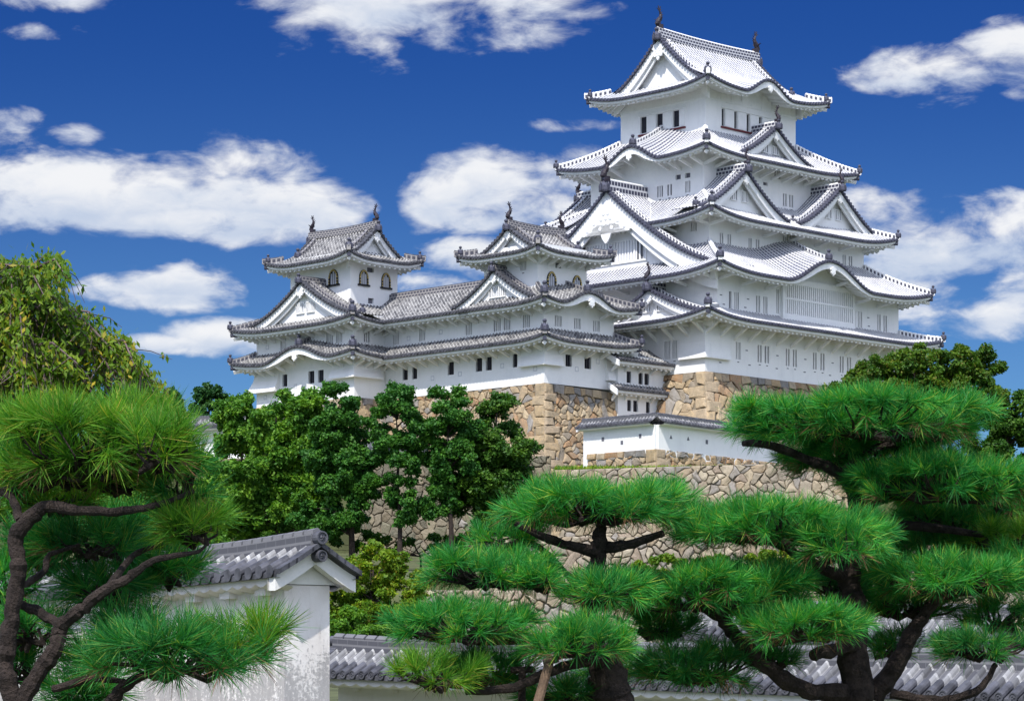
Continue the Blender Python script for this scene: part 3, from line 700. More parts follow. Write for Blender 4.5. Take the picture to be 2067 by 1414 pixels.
    for k0, (u0, v0, su, sv) in (('WS', (U0, V0, 1, 1)), ('SE', (U1, V0, -1, 1)), ('EN', (U1, V1, -1, -1)), ('NW', (U0, V1, 1, -1))):
        zc = lambda p: prof(p) + lift * max(0, 1 - p / (Dh * .6)) + .05
        path = [(u0 + su * gv * i / 8, v0 + sv * gv * i / 8, zc(gv * i / 8)) for i in range(9)]
        ext = (u0 - su * .1, v0 - sv * .1, path[0][2] + .06); side = (-sv * R2, su * R2)
        hm = MB(); strip_box(hm, [ext] + path, .19, -.1, .36, side, .46, 1); hip = part('hip_ridge', hm, st['hip'], roof)
        cm = MB(); caps(cm, [(x, y, z + .36) for x, y, z in [ext] + path], .12); part('ridge_cap', cm, st['cap'], hip)
        bm = MB(); q = path[0]; bm.tube([(q[0] + su * .04, q[1] + sv * .04, q[2] - .42), (q[0] + su * .55, q[1] + sv * .55, q[2] - .36)], .2, 8); part('corner_beam', bm, 'dark_tile', roof)
        bm = MB(); bm.tube([(q[0] + su * .25, q[1] + sv * .25, q[2] - .74), (q[0] + su * 2.2, q[1] + sv * 2.2, q[2] - .35)], .2, 4); part('corner_beam', bm, 'trim', roof)
        oni(roof, q[0] + su * .3, q[1] + sv * .3, q[2] + .15, 1.0 if k0 == 'WS' else .75)
    return roof
def drop_box(b, pts, z0, z1, out0, name='stone_drop'):
    """flared stone-dropping bay: plan polyline pts (in castle axes) with outward normals, flaring out downwards"""
    mb = MB(); top = []; bot = []; ret = []; mid = []
    for (u, v, nu, nv) in pts:
        top.append((u + nu * .05, v + nv * .05, z1)); mid.append((u + nu * out0 * .36, v + nv * out0 * .36, z0 + (z1 - z0) * .52)); bot.append((u + nu * out0, v + nv * out0, z0 + .17)); ret.append((u + nu * out0 * 1.06, v + nv * out0 * 1.06, z0 + .16))
    lip = [(x, y, z0) for x, y, z in ret]; inn = [(u - nu * .05, v - nv * .05, z0 + .02) for (u, v, nu, nv) in pts]
    mb.grid([top, mid, bot, ret, lip, inn])
    for k in (0, -1):
        col = [top[k], mid[k], bot[k], ret[k], lip[k], inn[k]]; u, v, nu, nv = pts[k]; mb.add(col + [(u - nu * .05, v - nv * .05, z1)], [tuple(range(7))])
    return part(name, mb, 'plaster', b)

# ================================================================== THE SETTING: ground
def terrain(y, x=0.0):
    dip = 1.7 * min(1, max(0, -x / 4)) * (min(1, max(0, (y - 111) / 3)) * min(1, max(0, (208 - y) / 2)))
    ks = [(-60, 0), (62, 0), (108, 1.6), (110.2, 4.6), (149, 6.6), (151, 9.0), (196, 11.2), (207.5, 11.6), (209, 17.4), (262, 18.4), (300, 17), (380, 0), (9000, 0)]
    return float(np.interp(y, [k[0] for k in ks], [k[1] for k in ks])) - dip
ys = [-60, -20, 0, 10, 20, 30, 40, 50, 62, 75, 90, 108, 110.2, 112, 120, 135, 149, 151, 153, 165, 180, 196, 207.5, 209, 211, 225, 245, 262, 300, 340, 380, 600, 1500, 5000, 9000]
xs = [-6000, -800, -200, -120, -80, -50, -30, -15, -8, -4, -2, 0, 15, 30, 50, 80, 120, 200, 800, 6000]
mb = MB()
mb.grid([[(x, y, terrain(y, x) + (.25 * math.sin(x * .13 + y * .21) if 60 < y < 205 and abs(x) < 200 else 0)) for x in xs] for y in ys])
o = link('ground', mesh_from('ground', mb.v, mb.f), M['soil']); tag(o, 'brownish earth and slope below the castle', None, None, 'structure')

# ================================================================== stone walls
TANX = [(.50, .40, .27), (.56, .46, .33), (.44, .34, .22), (.50, .41, .30), (.40, .27, .17), (.36, .33, .29), (.54, .48, .38), (.47, .36, .23), (.45, .30, .18), (.30, .29, .29), (.58, .50, .37)]
TAN = [(.40, .29, .165), (.44, .33, .20), (.36, .26, .15), (.40, .30, .19), (.33, .21, .12), (.30, .25, .19), (.43, .35, .24), (.38, .27, .15), (.35, .21, .11), (.27, .25, .23), (.46, .36, .23), (.42, .32, .20)]
GREY = [(.40, .33, .23), (.44, .37, .27), (.35, .30, .23), (.40, .34, .25), (.30, .26, .21), (.36, .28, .19), (.29, .265, .24), (.45, .39, .29), (.33, .26, .20)]
MOSS_SHADED = [(.15, .13, .09), (.18, .155, .11), (.11, .105, .075), (.14, .135, .09), (.21, .18, .12), (.10, .10, .07), (.16, .13, .085)]  # mossy stone, darkened further so the trees' shade is in the colour
GREYS = [(.23, .215, .20), (.27, .25, .225), (.20, .195, .19)]
def clip_poly(p, n, d):
    out_ = []
    for i in range(len(p)):
        a, b = p[i], p[(i + 1) % len(p)]; da = a[0] * n[0] + a[1] * n[1] - d; db = b[0] * n[0] + b[1] * n[1] - d
        if da <= 0: out_.append(a)
        if da * db < 0: t = da / (da - db); out_.append((a[0] + (b[0] - a[0]) * t, a[1] + (b[1] - a[1]) * t))
    return out_
def stone_cells(L, H, size, rnd, quoin0=False, quoin1=False, toprow=.0):
    cells = []; dom0, dom1, top = 0, L, 0
    pts = []; q = 1.25
    if quoin0: dom0 = q
    if quoin1: dom1 = L - q
    y = toprow
    if toprow:
        x = dom0
        while x < dom1:
            w_ = size * rnd.uniform(.9, 1.8); x2 = min(dom1, x + w_)
            if dom1 - x2 < size * .5: x2 = dom1
            cells.append(([(x, 0), (x2, 0), (x2, toprow * rnd.uniform(.9, 1.05)), (x, toprow * rnd.uniform(.9, 1.05))], 1)); x = x2
    for (a, b, on) in ((0, q, quoin0), (L - q, L, quoin1)):
        yy = 0; i = 0
        while on and yy < H:
            h_ = rnd.uniform(.75, 1.15) * size * 1.15; y2 = min(H, yy + h_); ex = (.55 if i % 2 else -.25) * size
            cells.append(([(a if a == 0 else a - ex, yy), (b + ex if a == 0 else b, yy), (b + ex if a == 0 else b, y2), (a if a == 0 else a - ex, y2)], 2)); yy = y2; i += 1
    size *= .78; gx = max(1, int((dom1 - dom0) / (size * 1.12))); gy = max(1, int((H - toprow) / (size * .78))); sx_, sy_ = (dom1 - dom0) / gx, (H - toprow) / gy
    grid = {}
    for j in range(-1, gy + 1):
        for i in range(-1, gx + 1):
            if rnd.random() < .36: continue
            grid[(i, j)] = (dom0 + (i + .5 + (j % 2) * .5 - .25 + rnd.uniform(-.44, .44)) * sx_, toprow + (j + .5 + rnd.uniform(-.42, .42)) * sy_)
    for (i, j), c in grid.items():
        if i < 0 or j < 0 or i >= gx or j >= gy: pass
        p = [(c[0] - 3 * size, c[1] - 3 * size), (c[0] + 3 * size, c[1] - 3 * size), (c[0] + 3 * size, c[1] + 3 * size), (c[0] - 3 * size, c[1] + 3 * size)]
        for dj in (-2, -1, 0, 1, 2):
            for di in (-2, -1, 0, 1, 2):
                o_ = grid.get((i + di, j + dj))
                if o_ is None or (di == 0 and dj == 0): continue
                n = (o_[0] - c[0], o_[1] - c[1]); m_ = ((o_[0] + c[0]) / 2, (o_[1] + c[1]) / 2); p = clip_poly(p, n, n[0] * m_[0] + n[1] * m_[1])
                if len(p) < 3: break
            if len(p) < 3: break
        for n, d in (((-1, 0), -dom0), ((1, 0), dom1), ((0, -1), -toprow), ((0, 1), H)):
            if len(p) >= 3: p = clip_poly(p, n, d)
        if len(p) >= 3:
            p2 = []; cx_ = sum(q_[0] for q_ in p) / len(p); cy_ = sum(q_[1] for q_ in p) / len(p)
            for i_ in range(len(p)):
                a_, b_ = p[i_], p[(i_ + 1) % len(p)]; k_ = rnd.uniform(.0, .10); p2.append((a_[0] + (cx_ - a_[0]) * k_, a_[1] + (cy_ - a_[1]) * k_))
                if math.hypot(b_[0] - a_[0], b_[1] - a_[1]) > .35 * size: t_ = rnd.uniform(.35, .65); k_ = rnd.uniform(-.02, .07); mx_, my_ = a_[0] + (b_[0] - a_[0]) * t_, a_[1] + (b_[1] - a_[1]) * t_; p2.append((mx_ + (cx_ - mx_) * k_, my_ + (cy_ - my_) * k_))
            cells.append((p2, 0))
    return cells
def stone_wall(name, label, faces, seed, parent=None, group=None, cat='stone wall', base=None, pal=TAN, castle=True):
    """faces: list of (top corner a, top corner b, z of a, z of b, height, batter, open0, open1, stone size, quoin0, quoin1, toprow); outward side = right hand of a->b"""
    rnd = random.Random(seed); V = []; Fc = []; C = []
    for (a, b, za, zb, H, bat, e0, e1, size, q0, q1, tr) in faces:
        a, b = Vector(a), Vector(b); L = (b - a).length; d = (b - a) / L; n = Vector((d.y, -d.x))
        off = lambda h: bat * (h + .045 * h * h) if bat else 0.0
        ph_ = [rnd.uniform(0, 6.28) for _ in range(8)]; wl_ = 1.9 / max(.3, size)
        def P3(x, h, rel):
            ed = min(1, max(0, x / .5)) * min(1, max(0, (L - x) / .5)); am = .13 * size * ed * min(1, h / .4)
            x, h = x + am * (math.sin(h * wl_ * 1.3 + x * wl_ * .7 + ph_[0]) + .6 * math.sin(h * wl_ * 2.9 - x * wl_ * 1.7 + ph_[1])), h + am * (math.sin(x * wl_ * 1.2 - h * wl_ * .6 + ph_[2]) + .6 * math.sin(x * wl_ * 3.1 + h * wl_ * 1.9 + ph_[3]))
            o_ = off(h); t = x / L; xx = -o_ * e0 + t * (L + o_ * (e0 + e1)); p = a + d * xx + n * (o_ + rel); return (p.x, p.y, za + (zb - za) * t - h)
        cells = stone_cells(L, H, size, rnd, q0, q1, tr)
        o = len(V); V += [P3(0, 0, -.16), P3(L, 0, -.16), P3(L, H, -.16), P3(0, H, -.16)]
        NS = 8; o = len(V)
        for i in range(NS + 1): V += [P3(0, H * i / NS, -.13), P3(L, H * i / NS, -.13)]; C += [(.20, .165, .12)] * 2
        C += [(.07, .06, .05)] * 4
        for i in range(NS): Fc.append((o + 2 * i, o + 2 * i + 1, o + 2 * i + 3, o + 2 * i + 2))
        for p, kind in cells:
            cx = sum(q[0] for q in p) / len(p); cy = sum(q[1] for q in p) / len(p)
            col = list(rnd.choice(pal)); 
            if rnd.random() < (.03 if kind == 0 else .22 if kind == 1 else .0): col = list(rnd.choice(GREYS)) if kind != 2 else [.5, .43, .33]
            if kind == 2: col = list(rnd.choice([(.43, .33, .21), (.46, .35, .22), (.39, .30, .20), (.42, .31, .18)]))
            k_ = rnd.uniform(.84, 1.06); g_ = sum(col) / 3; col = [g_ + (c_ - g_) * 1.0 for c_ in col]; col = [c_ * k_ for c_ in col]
            rel = rnd.uniform(-.08, .17) * size + (.05 if kind else 0); gap = .010 + .006 * size
            def shr(f, dd): return [(cx + (q[0] - cx) * f, cy + (q[1] - cy) * f, dd) for q in p]
            rr = math.sqrt(sum((q[0] - cx) ** 2 + (q[1] - cy) ** 2 for q in p) / len(p)); f1 = max(.5, 1 - gap / rr * 1.3); f2 = max(.4, f1 - rnd.uniform(.05, .16)); f3 = max(.3, f1 - rnd.uniform(.25, .4))
            rings = [shr(f1, -.12), shr(f1 - .01, rel - .07), shr(f2, rel - .005), shr(f3, rel + .02)]
            o = len(V); m_ = len(p)
            tl_ = (rnd.uniform(-.09, .09), rnd.uniform(-.12, .06)); tw = [rnd.uniform(-.03, .03) * size + tl_[0] * (q[0] - cx) + tl_[1] * (q[1] - cy) for q in p]
            for ri, r in enumerate(rings): V += [P3(x, max(h, .0), dd + (tw[i] if ri > 1 else 0)) for i, (x, h, dd) in enumerate(r)]
            V.append(P3(cx, cy, rel + .03)); C += [col] * (4 * m_ + 1)
            for r in range(3):
                for i in range(m_): j = (i + 1) % m_; Fc.append((o + r * m_ + i, o + (r + 1) * m_ + i, o + (r + 1) * m_ + j, o + r * m_ + j))
            for i in range(m_): Fc.append((o + 3 * m_ + i, o + 4 * m_, o + 3 * m_ + (i + 1) % m_))
    if castle: V = [c2w(*q) for q in V]
    c0 = np.mean(np.array(V), axis=0) if base is None else np.array(base); zmin = min(q[2] for q in V); org = (float(c0[0]), float(c0[1]), zmin)
    me = mesh_from(name, [(q[0] - org[0], q[1] - org[1], q[2] - org[2]) for q in V], Fc)
    ca = me.color_attributes.new('stone', 'FLOAT_COLOR', 'POINT'); arr = np.ones((len(V), 4), np.float32); arr[:, :3] = np.array(C[:len(V)] if len(C) >= len(V) else C + [(.3, .3, .3)] * (len(V) - len(C)), np.float32); ca.data.foreach_set('color', arr.ravel())
    o = link(name, me, M['stone']); o.location = org; tag(o, label, cat, group); return o

# ================================================================== the great keep
UCc, VCc = 15.2, 12.7
def rct(u0, v0): return (u0, 2 * UCc - u0, v0, 2 * VCc - v0)
def grow(r, o): return (r[0] - o, r[1] + o, r[2] - o, r[3] + o)
R1, R2_, R3, R4, R5 = rct(0, 0), rct(1.7, 0), rct(3.7, 2.7), rct(6.2, 5.5), rct(8.5, 7.3)
keep = cthing('castle_keep', 'tallest building, a white five-tiered castle keep with plastered white tile roofs and big triangular gables', 'castle keep', (15.2, 12.7, 29.0))
G_, T_ = 'pane_grey', 'trim'
def pairs(side, L_, z0, z1, nb=1, pane=G_, bar=T_): return [(side, a, b, z0, z1, n, pane, bar) for a, b, n in L_]
storey(keep, R1, 29.0, 34.2, pairs('S', [(4.28, 4.95, 2), (7.37, 7.95, 1), (8.39, 9.02, 1), (11.44, 11.99, 1), (12.49, 13.07, 1), (15.46, 16.0, 1), (16.58, 17.18, 1), (19.51, 20.1, 1), (20.65, 21.25, 1), (23.6, 24.2, 1), (24.7, 25.3, 1), (27.0, 27.6, 1), (28.1, 28.7, 1)], 30.42, 32.0) + pairs('W', [(4.19, 4.87, 3), (3.38, 3.9, 2), (9, 9.7, 2), (14, 14.7, 2), (19, 19.7, 2)], 30.42, 32.08))
storey(keep, R2_, 34.2, 38.6, pairs('S', [(3.33, 3.68, 0), (4.08, 4.70, 2), (7.16, 7.71, 1), (8.17, 8.77, 2), (21.58, 21.95, 0), (22.32, 22.95, 2), (25.34, 25.86, 1), (26.32, 26.86, 1)], 34.95, 36.5) + pairs('S', [(10.06, 10.42, 1)], 35.12, 37.9) + pairs('W', [(12, 12.7, 2), (17, 17.7, 2)], 35.0, 36.4))
storey(keep, R3, 38.6, 44.2, pairs('S', [(5.21, 5.68, 1), (6.31, 6.80, 1), (9.29, 9.75, 1), (10.35, 10.88, 1), (18.5, 18.95, 1), (19.3, 19.8, 1), (23.39, 23.91, 1), (24.36, 24.90, 1)], 41.08, 42.34) + pairs('S', [(14.34, 15.1, 2), (15.35, 16.06, 2)], 42.6, 43.28) + pairs('W', [(4.23, 4.93, 2)], 42.5, 43.3))
storey(keep, R4, 44.2, 50.9, pairs('S', [(17.76, 18.32, 1), (18.72, 19.29, 1), (11.9, 12.4, 1), (13.0, 13.5, 1)], 46.7, 47.9) + pairs('W', [(10.6, 11.33, 2), (9.47, 10.07, 1), (7.18, 7.8, 2)], 46.76, 47.82) + [('W', 8.36, 9.01, 48.12, 48.58, 0, G_, T_), ('W', 7.18, 7.84, 48.12, 48.58, 0, G_, T_), ('S', 14.8, 15.45, 48.3, 48.62, 0, G_, T_), ('W', 13.1, 13.7, 49.45, 50.4, 1, 'pane_dark', T_), ('W', 11.8, 12.5, 49.45, 50.4, 2, 'pane_dark', T_), ('S', 12.3, 13.0, 49.3, 50.2, 1, G_, T_), ('S', 16.5, 17.4, 49.2, 50.0, 2, G_, T_)])
storey(keep, R5, 50.9, 57.9, [('S', 10.85 + 1.83 * i, 11.30 + 1.83 * i, 53.64, 55.28, 0, 'pane_dark', T_) for i in range(4)] + [('W', c - .4, c + .4, 53.7, 55.28, 0, 'pane_dark', T_) for c in (15.15, 13.08, 10.99)])
# plaster ledges, shutters and red sills of the top storey
for k, c0, c1, sh in (('S', 10.7, 18.3, [(11.36 + 1.83 * i, 12.30 + 1.83 * i) for i in range(4)]), ('W', 9.75, 15.75, [(13.6, 14.6), (11.5, 12.55), (9.9, 10.5)])):
    sd = Side(k, *R5); a, b_ = sorted((sd.w(c0), sd.w(c1)))
    mb = MB(); sd.box(mb, a, b_, -.14, .02, 53.42, 53.58); part('window_sill', mb, 'red_sill', keep)
    for s0, s1 in sh: mb = MB(); x0, x1 = sorted((sd.w(s0), sd.w(s1))); sd.box(mb, x0, x1, -.05, .02, 53.66, 55.24); part('shutter', mb, 'trim', keep)
    mb = MB(); sd.box(mb, 0, sd.L, -.05, .02, 55.9, 56.06); sd.box(mb, a, b_, -.10, .02, 55.34, 55.46)
    for i in range(9): x = sd.L * (i + .5) / 9; sd.box(mb, x - .06, x + .06, -.03, .02, 56.06, 57.5)
    part('plaster_moulding', mb, 'trim', keep)
# great lattice window on the broad face
sd = Side('S', *R2_); a, b_ = sd.w(10.62), sd.w(21.45); mb = MB()
sd.box(mb, a, b_, -.34, .02, 34.3, 35.22); sd.box(mb, a, b_, -.34, .02, 37.98, 38.5); sd.box(mb, a, a + .38, -.34, .02, 35.22, 37.98); sd.box(mb, b_ - .38, b_, -.34, .02, 35.22, 37.98)
lw = part('lattice_window', mb, 'plaster', keep)
mb = MB(); mb.quad(sd.pt(a, -.03, 35.2), sd.pt(b_, -.03, 35.2), sd.pt(b_, -.03, 38), sd.pt(a, -.03, 38)); part('pane', mb, 'pane_grey', lw)
mb = MB(); n = 34
for i in range(n): x = a + .42 + (b_ - a - .84) * (i + .5) / n; sd.box(mb, x - .085, x + .085, -.30, -.14, 35.22, 37.98)
sd.box(mb, a + .3, b_ - .3, -.325, -.12, 36.55, 36.72); part('window_bars', mb, 'trim', lw)
O_ = 2.4
skirt(keep, 'roof', grow(R1, O_), R2_, 33.55, 34.85, 'white', O_, lift=.75, brackets={'S': 1.95, 'W': 1.95}, brk_h=.95, lsty=1, soff=.2, label='lowest white tile roof of the keep')
skirt(keep, 'roof', grow(R2_, O_), R3, 37.85, 41.3, 'white', O_, lift=.8, bumps=[('S', 15.4, 6.6, 2.35, .55)], brackets={'S': 3.2, 'W': 3.2}, brk_h=.9, label='second white tile roof with a broad wave gable over the lattice window')
skirt(keep, 'roof', grow(R3, O_), R4, 43.3, 46.4, 'white', O_, lift=.85, brackets={'S': 3.4, 'W': 3.4}, brk_h=.9, label='third white tile roof carrying two dormer gables')
skirt(keep, 'roof', grow(R4, O_), R5, 49.85, 52.95, 'white', O_, lift=.65, bumps=[('W', 12.7, 3.9, 1.55, .5)], brackets={'S': 1.5, 'W': 1.35}, brk_h=1.15, label='fourth white tile roof with a wave gable on its narrow side')
irimoya(keep, 'u', grow(R5, O_), 56.7, 62.4, .46, 1.75, .95, 'white', O_, lift=.75, bumps=[('S', 15.15, 3.7, 1.5, .4)], bw=.75, geg=1.25, fin=1.75, ridge_h=.7, label='uppermost white hip and gable roof')
def small_slats(g, sd, c, p, lst):
    for a, b_, z0, z1, n in lst: slats(g, sd, c + a, c + b_, p, z0, z1, n, depth=.16)
sd_list = []
g, sd, c, f = chidori(keep, 'W', R3, 12.7, -3.1, 2.5, 46.9, 13.3, 38.95, 1.45, 'white', bw=1.15, geg=1.12, ridge_h=1.0, zbase=38.9, setb=1.25, fin=2.0, label='huge triangular gable over the narrow side of the keep')
# sunlit grille and vent low in the great pediment
q = MB(); W0_ = c - 1.2; pz = -3.1 + 1.25
sd.box(q, c - 4.4, c + 4.0, pz - .12, pz + .01, 42.15, 42.32); sd.box(q, c - 4.4, c + 4.0, pz - .12, pz + .01, 40.1, 40.25)
for i in range(24): x = c - 4.3 + 8.2 * i / 23; sd.box(q, x - .1, x + .1, pz - .10, pz + .01, 40.25, 42.15)
gr = part('pediment_grille', q, 'trim', g); q = MB(); q.quad(sd.pt(c - 4.3, pz - .012, 40.2), sd.pt(c + 3.9, pz - .012, 40.2), sd.pt(c + 3.9, pz - .012, 42.2), sd.pt(c - 4.3, pz - .012, 42.2)); part('pane', q, 'pane_light', gr)
q = MB()
for a in (3.0, 3.5, -3.9): sd.box(q, c + a - .09, c + a + .09, pz - .115, pz - .02, 40.27, 42.13)
part('pane', q, 'pane_dark', gr)
q = MB(); sd.box(q, c + 1.5, c + 2.3, pz - .03, pz + .01, 43.75, 44.0); sd.box(q, c + 1.5, c + 2.3, pz - .03, pz + .01, 44.15, 44.4); part('vent', q, 'pane_grey', g)
g, sd, c, f = chidori(keep, 'W', R2_, 6.45, -2.15, .3, 36.95, 7.4, 34.3, 1.55, 'white', bw=.6, geg=.62, ridge_h=.75, zbase=34.3, setb=.7, fin=1.5, label='small gable on the lowest roof of the keep')
for a in (-1.1, .55): slats(g, sd, c + a, c + a + .85, -2.15 + .68, 35.0, 35.75, 3, depth=-.06)
for cc in (8.2, 22.2):
    for kk in ('S', 'N'):
        g, sd, c, f = chidori(keep, kk, R4, cc if kk == 'S' else 2 * UCc - cc, -3.5, .3, 48.35, 6.3, 44.35, 1.35, 'white', bw=.6, geg=.62, ridge_h=.6, zbase=44.6, setb=.95, fin=1.25, kud=True, label='triangular dormer gable on the third roof')
        for a in (-1.15, .35): slats(g, sd, c + a, c + a + .75, -3.5 + .93, 45.65, 46.55, 2, depth=-.06)
g, sd, c, f = chidori(keep, 'S', R5, 15.4, -3.0, .3, 53.65, 5.9, 50.45, 1.4, 'white', bw=.55, geg=.6, ridge_h=.55, zbase=50.6, setb=.9, fin=1.3, label='triangular dormer gable on the fourth roof')
for a in (-1.15, .35): slats(g, sd, c + a, c + a + .75, -3.0 + .88, 51.35, 52.05, 2, depth=-.06)
drop_box(keep, [(-0.0, 2.9, -1, 0), (0, 0, -1, -1), (3.3, 0, 0, -1)], 30.2, 33.0, .34)
# loopholes
mb = MB()
for c_, z_ in [(5.8, 31.3), (10.2, 31.2), (14.3, 31.2), (18.4, 31.2), (22.3, 31.2), (2.1, 29.9), (6.2, 30.0), (10.1, 30.0), (14.2, 30.0), (18.0, 30.0)]: Side('S', *R1).box(mb, c_ - .16, c_ + .16, -.012, .02, z_, z_ + .09)
for c_, z_ in [(2.2, 36.0), (2.6, 35.2), (6.0, 36.0), (5.6, 35.2), (23.9, 36.0), (24.0, 35.2)]: Side('S', *R2_).box(mb, c_ - 1.7 - .16, c_ - 1.7 + .16, -.012, .02, z_, z_ + .09)
part('loophole_row', mb, 'pane_grey', keep)

# ================================================================== the western turrets and their gallery
WR = (-15.1, -6.2, 5.4, 14.4); WT = (-14.7, -8.45, 6.6, 13.3)
IR = (-18.9, -8.6, 26.02, 40.0); IT = (-16.72, -10.8, 29.0, 37.6)
OG = 1.8
def kato(b, sd, c, z0, w_=1.15, h_=1.5):         # bell-shaped window: black frame with gilt studs
    pts = []; n = 20
    for i in range(n + 1):
        t = i / n; a = math.pi * (1 - t); x = math.cos(a) * w_ / 2 * (1 if abs(math.cos(a)) < .98 else 1.0); y = math.sin(a)
        pts.append((x * (.82 + .18 * (1 - y)) , h_ * (.55 + .45 * y)))
    out_ = [(-w_ / 2 * 1.06, 0)] + pts + [(w_ / 2 * 1.06, 0)]
    inn = [(x * .70, max(0, y - .04) * .90 if y > 0 else 0) for x, y in out_]
    mb = MB(); mb.grid([[sd.pt(c + x, -.10, z0 + y) for x, y in out_], [sd.pt(c + x, -.10, z0 + y) for x, y in inn]])
    mb.grid([[sd.pt(c + x, 0, z0 + y) for x, y in out_], [sd.pt(c + x, -.10, z0 + y) for x, y in out_]]); mb.grid([[sd.pt(c + x, -.10, z0 + y) for x, y in inn], [sd.pt(c + x, .0, z0 + y) for x, y in inn]])
    sd.box(mb, c - w_ * .66, c + w_ * .66, -.16, .01, z0 - .14, z0 + .02)
    o = part('bell_window', mb, 'black_lacquer', b)
    q = MB(); m_ = len(inn); q.add([sd.pt(c + x, -.008, z0 + y) for x, y in inn], [tuple(range(m_))]); part('pane', q, 'pane_dark', o)
    q = MB()
    for a in (-.22, -.0, .22): sd.box(q, c + a * w_ - .075, c + a * w_ + .075, -.07, -.012, z0 + .02, z0 + h_ * (.86 if a == 0 else .72))
    part('window_bars', q, 'pane_light', o)
    q = MB()
    for i in range(1, len(out_) - 1, 2):
        x = (out_[i][0] + inn[i][0]) / 2; y = (out_[i][1] + inn[i][1]) / 2; q.ball(sd.pt(c + x, -.105, z0 + y), .075, 6)
    for s_ in (-1, 1):
        for y in (.12, .34, .58): q.ball(sd.pt(c + s_ * w_ * .45, -.105, z0 + y * h_ * .8), .07, 6)
    part('gilt_studs', q, 'gold', o)
D_, I_ = 'pane_dark', 'iron'
wt = cthing('corner_turret', 'grey-roofed white turret nearest the keep, above the tan stone corner', 'turret', (-10.6, 9.9, 27.2), 'two grey roofed turrets west of the keep')
storey(wt, WR, 27.2, 31.9, pairs('S', [(-12.43, -11.63, 2), (-10.0, -9.14, 2)], 28.86, 29.9, pane=D_, bar=I_) + pairs('W', [(8.72, 9.3, 2), (11.93, 12.68, 2), (13.16, 13.97, 2)], 28.84, 30.02, pane=D_, bar=I_), sides='SWEN')
storey(wt, WR, 31.9, 35.0, pairs('S', [(-13.77, -12.92, 3), (-11.34, -10.51, 3), (-8.88, -8.03, 3)], 32.25, 33.2) + pairs('W', [(7.18, 8.03, 3), (9.61, 10.42, 3), (10.82, 11.68, 3)], 32.2, 33.34))
storey(wt, WT, 34.4, 39.6, [('W', 8.02, 8.75, 37.34, 38.16, 3, G_, T_), ('S', -12.46, -11.74, 37.62, 38.1, 0, G_, T_)])
for c_ in (-13.0, -9.75): kato(wt, Side('S', *WT), Side('S', *WT).w(c_), 35.75, 1.15, 1.5)
cutW = {'W': (14.4, None)}
outW = grow(WR, OG); sdw = Side('W', *outW)
skirt(wt, 'roof', outW, WR, 30.72, 31.97, 'grey', OG, lift=.45, sides='SWE', cut={'W': (14.4, None)}, brackets={'S': 1.5, 'W': 1.35}, brk_h=.95, label='lower grey tile roof')
skirt(wt, 'roof', outW, (-14.7, -8.45, 6.6, 13.3), 34.0, 35.75, 'grey', OG, lift=.45, sides='SWE', cut={'W': (14.4, None)}, bumps=[('S', -11.0, 3.9, 1.25, .35)], brackets={'S': 1.6, 'W': 1.35}, brk_h=.9, label='upper grey tile roof with a wave gable')
irimoya(wt, 'u', grow(WT, OG), 38.6, 41.3, .42, 1.4, .7, 'grey', OG, lift=.5, bw=.5, geg=.6, fin=1.35, ridge_h=.45, brackets={'S': 1.15, 'W': 1.9}, label='small grey hip and gable roof on top')
g, sd, c, f = chidori(wt, 'W', WR, 10.65, -1.1, .5, 37.45, 5.4, 34.55, 1.4, 'grey', bw=.5, geg=.62, ridge_h=.42, zbase=34.7, setb=.6, fin=0, label='triangular dormer gable with a small grille')
slats(g, sd, c - .95, c + .95, -1.1 + .58, 35.15, 36.05, 7, depth=-.06)
drop_box(wt, [(-15.1, 8.3, -1, 0), (-15.1, 5.4, -1, -1), (-13.0, 5.4, 0, -1)], 28.75, 30.6, .42)
drop_box(wt, [(-7.3, 5.4, 0, -1), (-6.15, 5.4, 1, -1), (-6.15, 6.6, 1, 0)], 28.0, 30.3, .45)
gl = cthing('connecting_gallery', 'long two-storey white gallery with barred windows joining the two turrets', 'gallery', (-11.6, 20, 27.2))
GR = (-15.1, -8.1, 14.4, 26.0)
storey(gl, GR, 27.2, 31.9, pairs('W', [(16.8, 17.6, 2), (21.66, 22.31, 2), (22.92, 23.61, 2)], 28.83, 29.98, pane=D_, bar=I_), sides='WE')
storey(gl, GR, 31.9, 34.9, pairs('W', [(14.48, 15.27, 3), (20.59, 21.37, 3), (24.11, 24.91, 3)], 32.2, 33.34), sides='WE')
# lean-to and gabled main roof of the gallery
skirt(gl, 'roof', (GR[0] - OG, GR[1] + OG, GR[2] - .02, GR[3] + 1.0), (GR[0], GR[1], GR[2] + 1, GR[3] - 1), 30.72, 31.97, 'grey', OG, sides='W', cut={'W': (27.6, 14.4)}, brackets={'W': 1.35}, brk_h=.95, orn=False, label='lower grey tile roof')
skirt(gl, 'roof', (GR[0] - OG, GR[1] + OG, GR[2] - .02, GR[3] + 1.0), (-11.6, -11.6, GR[2] + 1, GR[3] - 1), 34.0, 37.15, 'grey', OG, sides='WE', cut={'W': (29.2, 13.2), 'E': (13.2, 29.2)}, brackets={'W': 1.35}, brk_h=.9, orn=False, concave=.8, label='long grey tile main roof')
mb = MB(); path = [(-11.6, 13.3 + 15.7 * i / 6, 37.15) for i in range(7)]; strip_box(mb, path, .24, -.15, .42, (1, 0), .42, 2); rd = part('ridge', mb, 'ridge_grey', gl); cm = MB(); caps(cm, [(x, y, z + .42) for x, y, z in path], .14); part('ridge_cap', cm, 'dark_tile_grey', rd)
it = cthing('corner_turret', 'grey-roofed white turret at the far left end of the castle, rising behind the trees', 'turret', (-13.7, 33, 27.2), 'two grey roofed turrets west of the keep')
